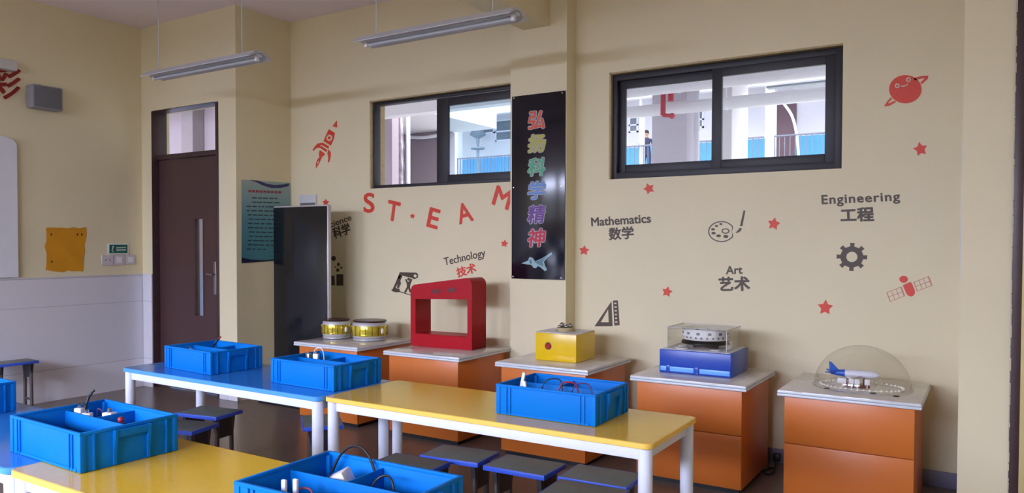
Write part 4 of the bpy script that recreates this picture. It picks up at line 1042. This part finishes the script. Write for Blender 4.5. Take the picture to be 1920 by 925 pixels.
for bd, q, mt_, bold, lb in (
    ('Science', [(610, 419), (656.5, 401.5), (660, 412.5), (613, 430)], 'st_dark', .008, 'dark wall lettering reading Science, half behind the black screen'),
    ('科学', [(622, 428), (654, 417), (658.5, 438), (627, 449)], 'st_dark', .03, 'dark wall lettering reading 科学 beside the black screen'),
    ('Technology', [(831.5, 484), (909, 466.5), (911.5, 485.5), (835, 503)], 'st_dark', .008, 'dark wall lettering reading Technology above the red showcase'),
    ('技术', [(854.5, 503), (890.5, 492), (894.5, 511), (858.5, 521.5)], 'st_red', .03, 'red wall lettering reading 技术 above the red showcase'),
    ('Mathematics', [(1108, 408.5), (1220, 401), (1221, 418), (1109, 425)], 'st_dark', .024, 'dark wall lettering reading Mathematics beside the pillar'),
    ('数学', [(1141, 427), (1188, 424), (1189, 448), (1142, 451.5)], 'st_dark', .03, 'dark wall lettering reading 数学 under Mathematics'),
    ('Engineering', [(1540, 366), (1687, 359.5), (1688.5, 382), (1541, 389)], 'st_dark', .024, 'dark wall lettering reading Engineering above the gear'),
    ('工程', [(1575, 391), (1638.5, 387.5), (1639.5, 415.5), (1576, 417)], 'st_dark', .035, 'dark wall lettering reading 工程 above the gear'),
    ('Art', [(1361, 499), (1392, 498), (1392.5, 514), (1361, 515)], 'st_dark', .024, 'dark wall lettering reading Art under the paint palette'),
    ('艺术', [(1347, 519.5), (1406, 518), (1407, 546), (1347.5, 547)], 'st_dark', .035, 'dark wall lettering reading 艺术 under the word Art')):
    tag(lettering('wall_lettering', bd, q, 'back', M[mt_], bold, spacing=1.12 if bd == 'Engineering' else 1.0), lb, 'lettering')
# paint palette and brush
def arc_out(r_off):
    pts = []
    for k in range(40):
        a = R(28)+k*R(304)/39
        pts.append((1352.8+(24.8+r_off)*math.cos(a), 434.5+(19.6+r_off)*math.sin(a)))
    pts += [(1373.5+r_off*.5, 434-3), (1371-r_off*.3, 434.8), (1374+r_off*.4, 438)]
    return pts
lps = [arc_out(0), arc_out(-1.9), circ(1360.5, 433.5, 7.5, 5), circ(1360.5, 433.5, 5.3, 3.2)]
for (px, py, rx, ry) in ((1351.8, 420.5, 3, 1.8), (1343.5, 424, 3, 2), (1337, 430.3, 3.5, 2.3), (1338, 437.5, 4, 2.5), (1347.5, 442.5, 4.4, 2.6), (1361, 443.7, 4.6, 3)): lps.append(circ(px, py, rx, ry, 14))
sticker('palette_sticker', lps, M['st_dark'], 'brown paint palette sticker in the middle of the right-hand wall')
sticker('brush_sticker', [[(1394.3, 394.5), (1397.5, 395.5), (1392, 424.5), (1387.5, 424)], [(1387, 427.5), (1391, 428.5), (1389, 433), (1384, 436.5), (1378.5, 436.7), (1383, 433)]], M['st_dark'], 'brown paintbrush sticker leaning beside the palette')
# gear
pts = []; cx, cy = 1597.3, 482
for k in range(8):
    a = -PI/2+k*PI/4+R(2)
    for (da, rr) in ((-.30, 21.5), (-.17, 22), (-.15, 28.8), (.15, 28.8), (.17, 22), (.30, 21.5)): pts.append((cx+rr*math.cos(a+da), cy+rr*.92*math.sin(a+da)))
sticker('gear_sticker', [pts, circ(cx, cy, 10.5, 9.8, 28)], M['st_dark'], 'brown gear wheel sticker under the word Engineering')
# satellite
def rot(pts, c, deg):
    a = R(deg); return [(c[0]+(p[0]-c[0])*math.cos(a)-(p[1]-c[1])*math.sin(a), c[1]+(p[0]-c[0])*math.sin(a)+(p[1]-c[1])*math.cos(a)) for p in pts]
sc_ = (1704, 540); t = thing('satellite_sticker', 'red satellite sticker with two grid panels on the back wall', 'wall sticker', PY(1704, 540, 0.0))
body = [(1695.5, 531), (1711.5, 531), (1712.5, 535), (1712.5, 546)]+[(1704+8.5*math.cos(a), 547+10*math.sin(a)) for a in [k*PI/10 for k in range(11)]]+[(1695.5, 535)]
flat('satellite_body', 'back', [rot(body, sc_, -24)], M['st_red'], parent=t); flat('satellite_dish', 'back', [circ(1694.3, 524, 8, 6.6, 20)], M['st_red'], parent=t)
for (x0, x1) in ((1661.5, 1692), (1716, 1747)):
    lp = [rot([(x0, 533), (x1, 533), (x1, 552), (x0, 552)], sc_, -21), ]
    for i in range(3):
        for j in range(2):
            wx = (x1-x0-3)/3; lp.append(rot([(x0+1.2+i*wx+.3, 534+j*9), (x0+i*wx+wx+.6, 534+j*9), (x0+i*wx+wx+.6, 534+j*9+8), (x0+1.2+i*wx+.3, 534+j*9+8)], sc_, -21))
    flat('solar_panel', 'back', lp, M['st_pink'], parent=t)
# smiling planet
t = thing('planet_sticker', 'red ringed planet sticker with a smile at the upper right', 'wall sticker', PY(1697, 168, 0.0))
flat('planet_disc', 'back', [circ(1697.5, 167.5, 30.5, 26.5, 36)], M['st_red'], parent=t)
flat('planet_ring', 'back', [[(1713, 147), (1728, 142.5), (1741, 142), (1739.5, 148), (1728, 158.5), (1726, 155), (1732, 149), (1733.5, 146.5), (1722, 149), (1716, 151)]], M['st_red'], w0=.0006, parent=t)
flat('planet_ring', 'back', [[(1670, 183), (1663, 191), (1657.5, 200), (1668, 198.5), (1680, 191.5), (1678, 189), (1667, 194.5), (1665.5, 193), (1673, 185)]], M['st_red'], parent=t)
flat('planet_face', 'back', [circ(1682.3, 161, 4.6, n=16), circ(1682.5, 161.3, 2.2, n=12), circ(1703.3, 149.6, 4.6, n=16), circ(1703.5, 149.9, 2.2, n=12), band([(1688, 161.5), (1694, 162), (1699, 160.5), (1703, 156.5)], [1.2, 2.4, 2.4, 1.2])], M['st_light'], .0026, .0006, t)
# rocket
t = thing('rocket_sticker', 'red rocket sticker to the left of the left window', 'wall sticker', PY(612, 268, 0.0))
z = lambda *pts: [(570+x/8.41, 215+y/8.41) for x, y in pts]
flat('rocket_nose', 'back', [z((521, 90), (522, 205), (450, 185))], M['st_red'], parent=t)
flat('rocket_hull', 'back', [z((395, 230), (490, 290), (470, 390), (425, 490), (310, 420), (345, 330)), [(570+(402+48*math.cos(a))/8.41, 215+(368+50*math.sin(a))/8.41) for a in [k*PI/10 for k in range(20)]]], M['st_red'], parent=t)
flat('rocket_porthole', 'back', [[(570+(402+22*math.cos(a))/8.41, 215+(368+24*math.sin(a))/8.41) for a in [k*PI/8 for k in range(16)]]], M['st_red'], parent=t)
flat('rocket_tail', 'back', [z((290, 440), (395, 500), (385, 540), (260, 470)), z((265, 490), (372, 560), (350, 590), (255, 525)), z((250, 560), (335, 615), (310, 655), (245, 670), (235, 630))], M['st_red'], parent=t)
flat('rocket_fin', 'back', [z((275, 445), (215, 458), (175, 500), (138, 555), (150, 575), (195, 530), (250, 525))], M['st_red'], parent=t)
flat('rocket_fin', 'back', [z((390, 545), (425, 600), (420, 680), (400, 750), (378, 755), (385, 680), (370, 610))], M['st_red'], parent=t)
flat('rocket_flame', 'back', [z((240, 675), (205, 720), (188, 790), (190, 850), (215, 810), (250, 750), (290, 660)), z((232, 715), (212, 755), (208, 790), (235, 755))], M['st_red'], parent=t)
# set square and ruler
sticker('set_square_sticker', [[(1115, 612), (1146.5, 565.5), (1148.5, 612)], [(1126.5, 604.5), (1140.5, 580), (1141.5, 604.5)]], M['st_dark'], 'brown set square sticker above the yellow box')
rl = [[(1149.5, 564), (1158.5, 563.5), (1162, 610), (1152, 611)]]
for k in range(6): y = 568+k*7; x = 1150.5+k*.35; rl.append([(x+1, y), (x+5.5, y-.3), (x+5.7, y+2.2), (x+1.2, y+2.5)])
sticker('ruler_sticker', rl, M['st_dark'], 'brown ruler sticker standing beside the set square')
# chemistry icon beside the screen
z = lambda *pts: [(600+x/5.139, 390+y/5.139) for x, y in pts]
k_ = lambda x, y, r: [(600+(x+r*math.cos(a))/5.139, 390+(y+r*1.15*math.sin(a))/5.139) for a in [k*PI/8 for k in range(16)]]
sticker('chemistry_sticker', [k_(132, 488, 22), k_(178, 545, 14), k_(172, 600, 15), k_(207, 578, 9), k_(150, 570, 6), z((160, 640), (225, 640), (225, 750), (160, 750)), z((95, 650), (140, 655), (145, 745), (90, 750))], M['st_dark'], 'brown chemistry icon sticker in the shade of the black screen')
# figures with a beam
z = lambda *pts: [(440+x/3.083, 300+y/3.083) for x, y in pts]
t = thing('figures_sticker', 'brown sticker of two figures lifting a beam, left of the red showcase', 'wall sticker', PY(763, 534, 0.0))
flat('beam_drawing', 'back', [z((955, 650), (1050, 652), (1060, 660), (1060, 680), (1040, 690), (1020, 682), (965, 668), (950, 690), (940, 690)), [(440+(1044+9*math.cos(a))/3.083, 300+(671+9*math.sin(a))/3.083) for a in [k*PI/6 for k in range(12)]]], M['st_dark'], parent=t)
flat('figure_drawing', 'back', [z((955, 665), (970, 672), (958, 700), (962, 715), (948, 745), (938, 738), (945, 715), (925, 748), (915, 745), (935, 700), (945, 680))], M['st_dark'], parent=t)
flat('figure_drawing', 'back', [z((985, 690), (995, 690), (1000, 705), (1007, 705), (1018, 685), (1028, 692), (1016, 720), (1014, 740), (1022, 765), (1012, 768), (1004, 742), (990, 770), (980, 765), (996, 735), (996, 718)), [(440+(1006+8*math.cos(a))/3.083, 300+(690+8*math.sin(a))/3.083) for a in [k*PI/6 for k in range(12)]]], M['st_dark'], parent=t)
flat('ground_line', 'back', [z((908, 750), (930, 740), (955, 748), (955, 765), (930, 766), (908, 758)), band([(440+955/3.083, 300+762/3.083), (440+1030/3.083, 300+786/3.083)], 1.6)], M['st_dark'], parent=t)
# grey plaque behind the screen's top
p, q = PY(564, 366, 0), PY(595, 386, 0)
t = thing('wall_plaque', 'small grey plaque on the wall above the black screen', 'plaque', (p.x, -.0008, q.z))
B(0, q.x-p.x, -.018, 0, 0, p.z-q.z, .002).build('plate', M['grey_white'], t); B(.012, q.x-p.x-.012, -.0195, -.0183, .008, .03).build('dark_strip', M['speaker_cloth'], t, smooth_deg=0)
# socket and lead between the two right-hand cabinets
p = PY(1458, 856, -.015)
t = thing('power_plug', 'black plug on the baseboard between the two right-hand cabinets', 'plug', (p.x, -.0145, p.z))
b = MB(); b.box(-.022, .022, -.05, 0, -.025, .025, .006); b.build('plug_body', M['black'], t); b = MB(); b.cyl((0, -.05, -.01), (0, -.075, -.02), .006); b.build('strain_relief', M['black'], t)
b = MB(); b.tube([(p.x, -.096, p.z-.035), (p.x+.01, -.14, .006), (p.x-.035, -.25, .006), (p.x+.01, -.33, .006), (p.x+.035, -.25, .012), (p.x-.01, -.18, .012), (p.x-.03, -.32, .018)], .005, 8)
tag(b.build('power_lead', M['rubber']), 'black power lead coiled on the floor between the right-hand cabinets', 'cable')
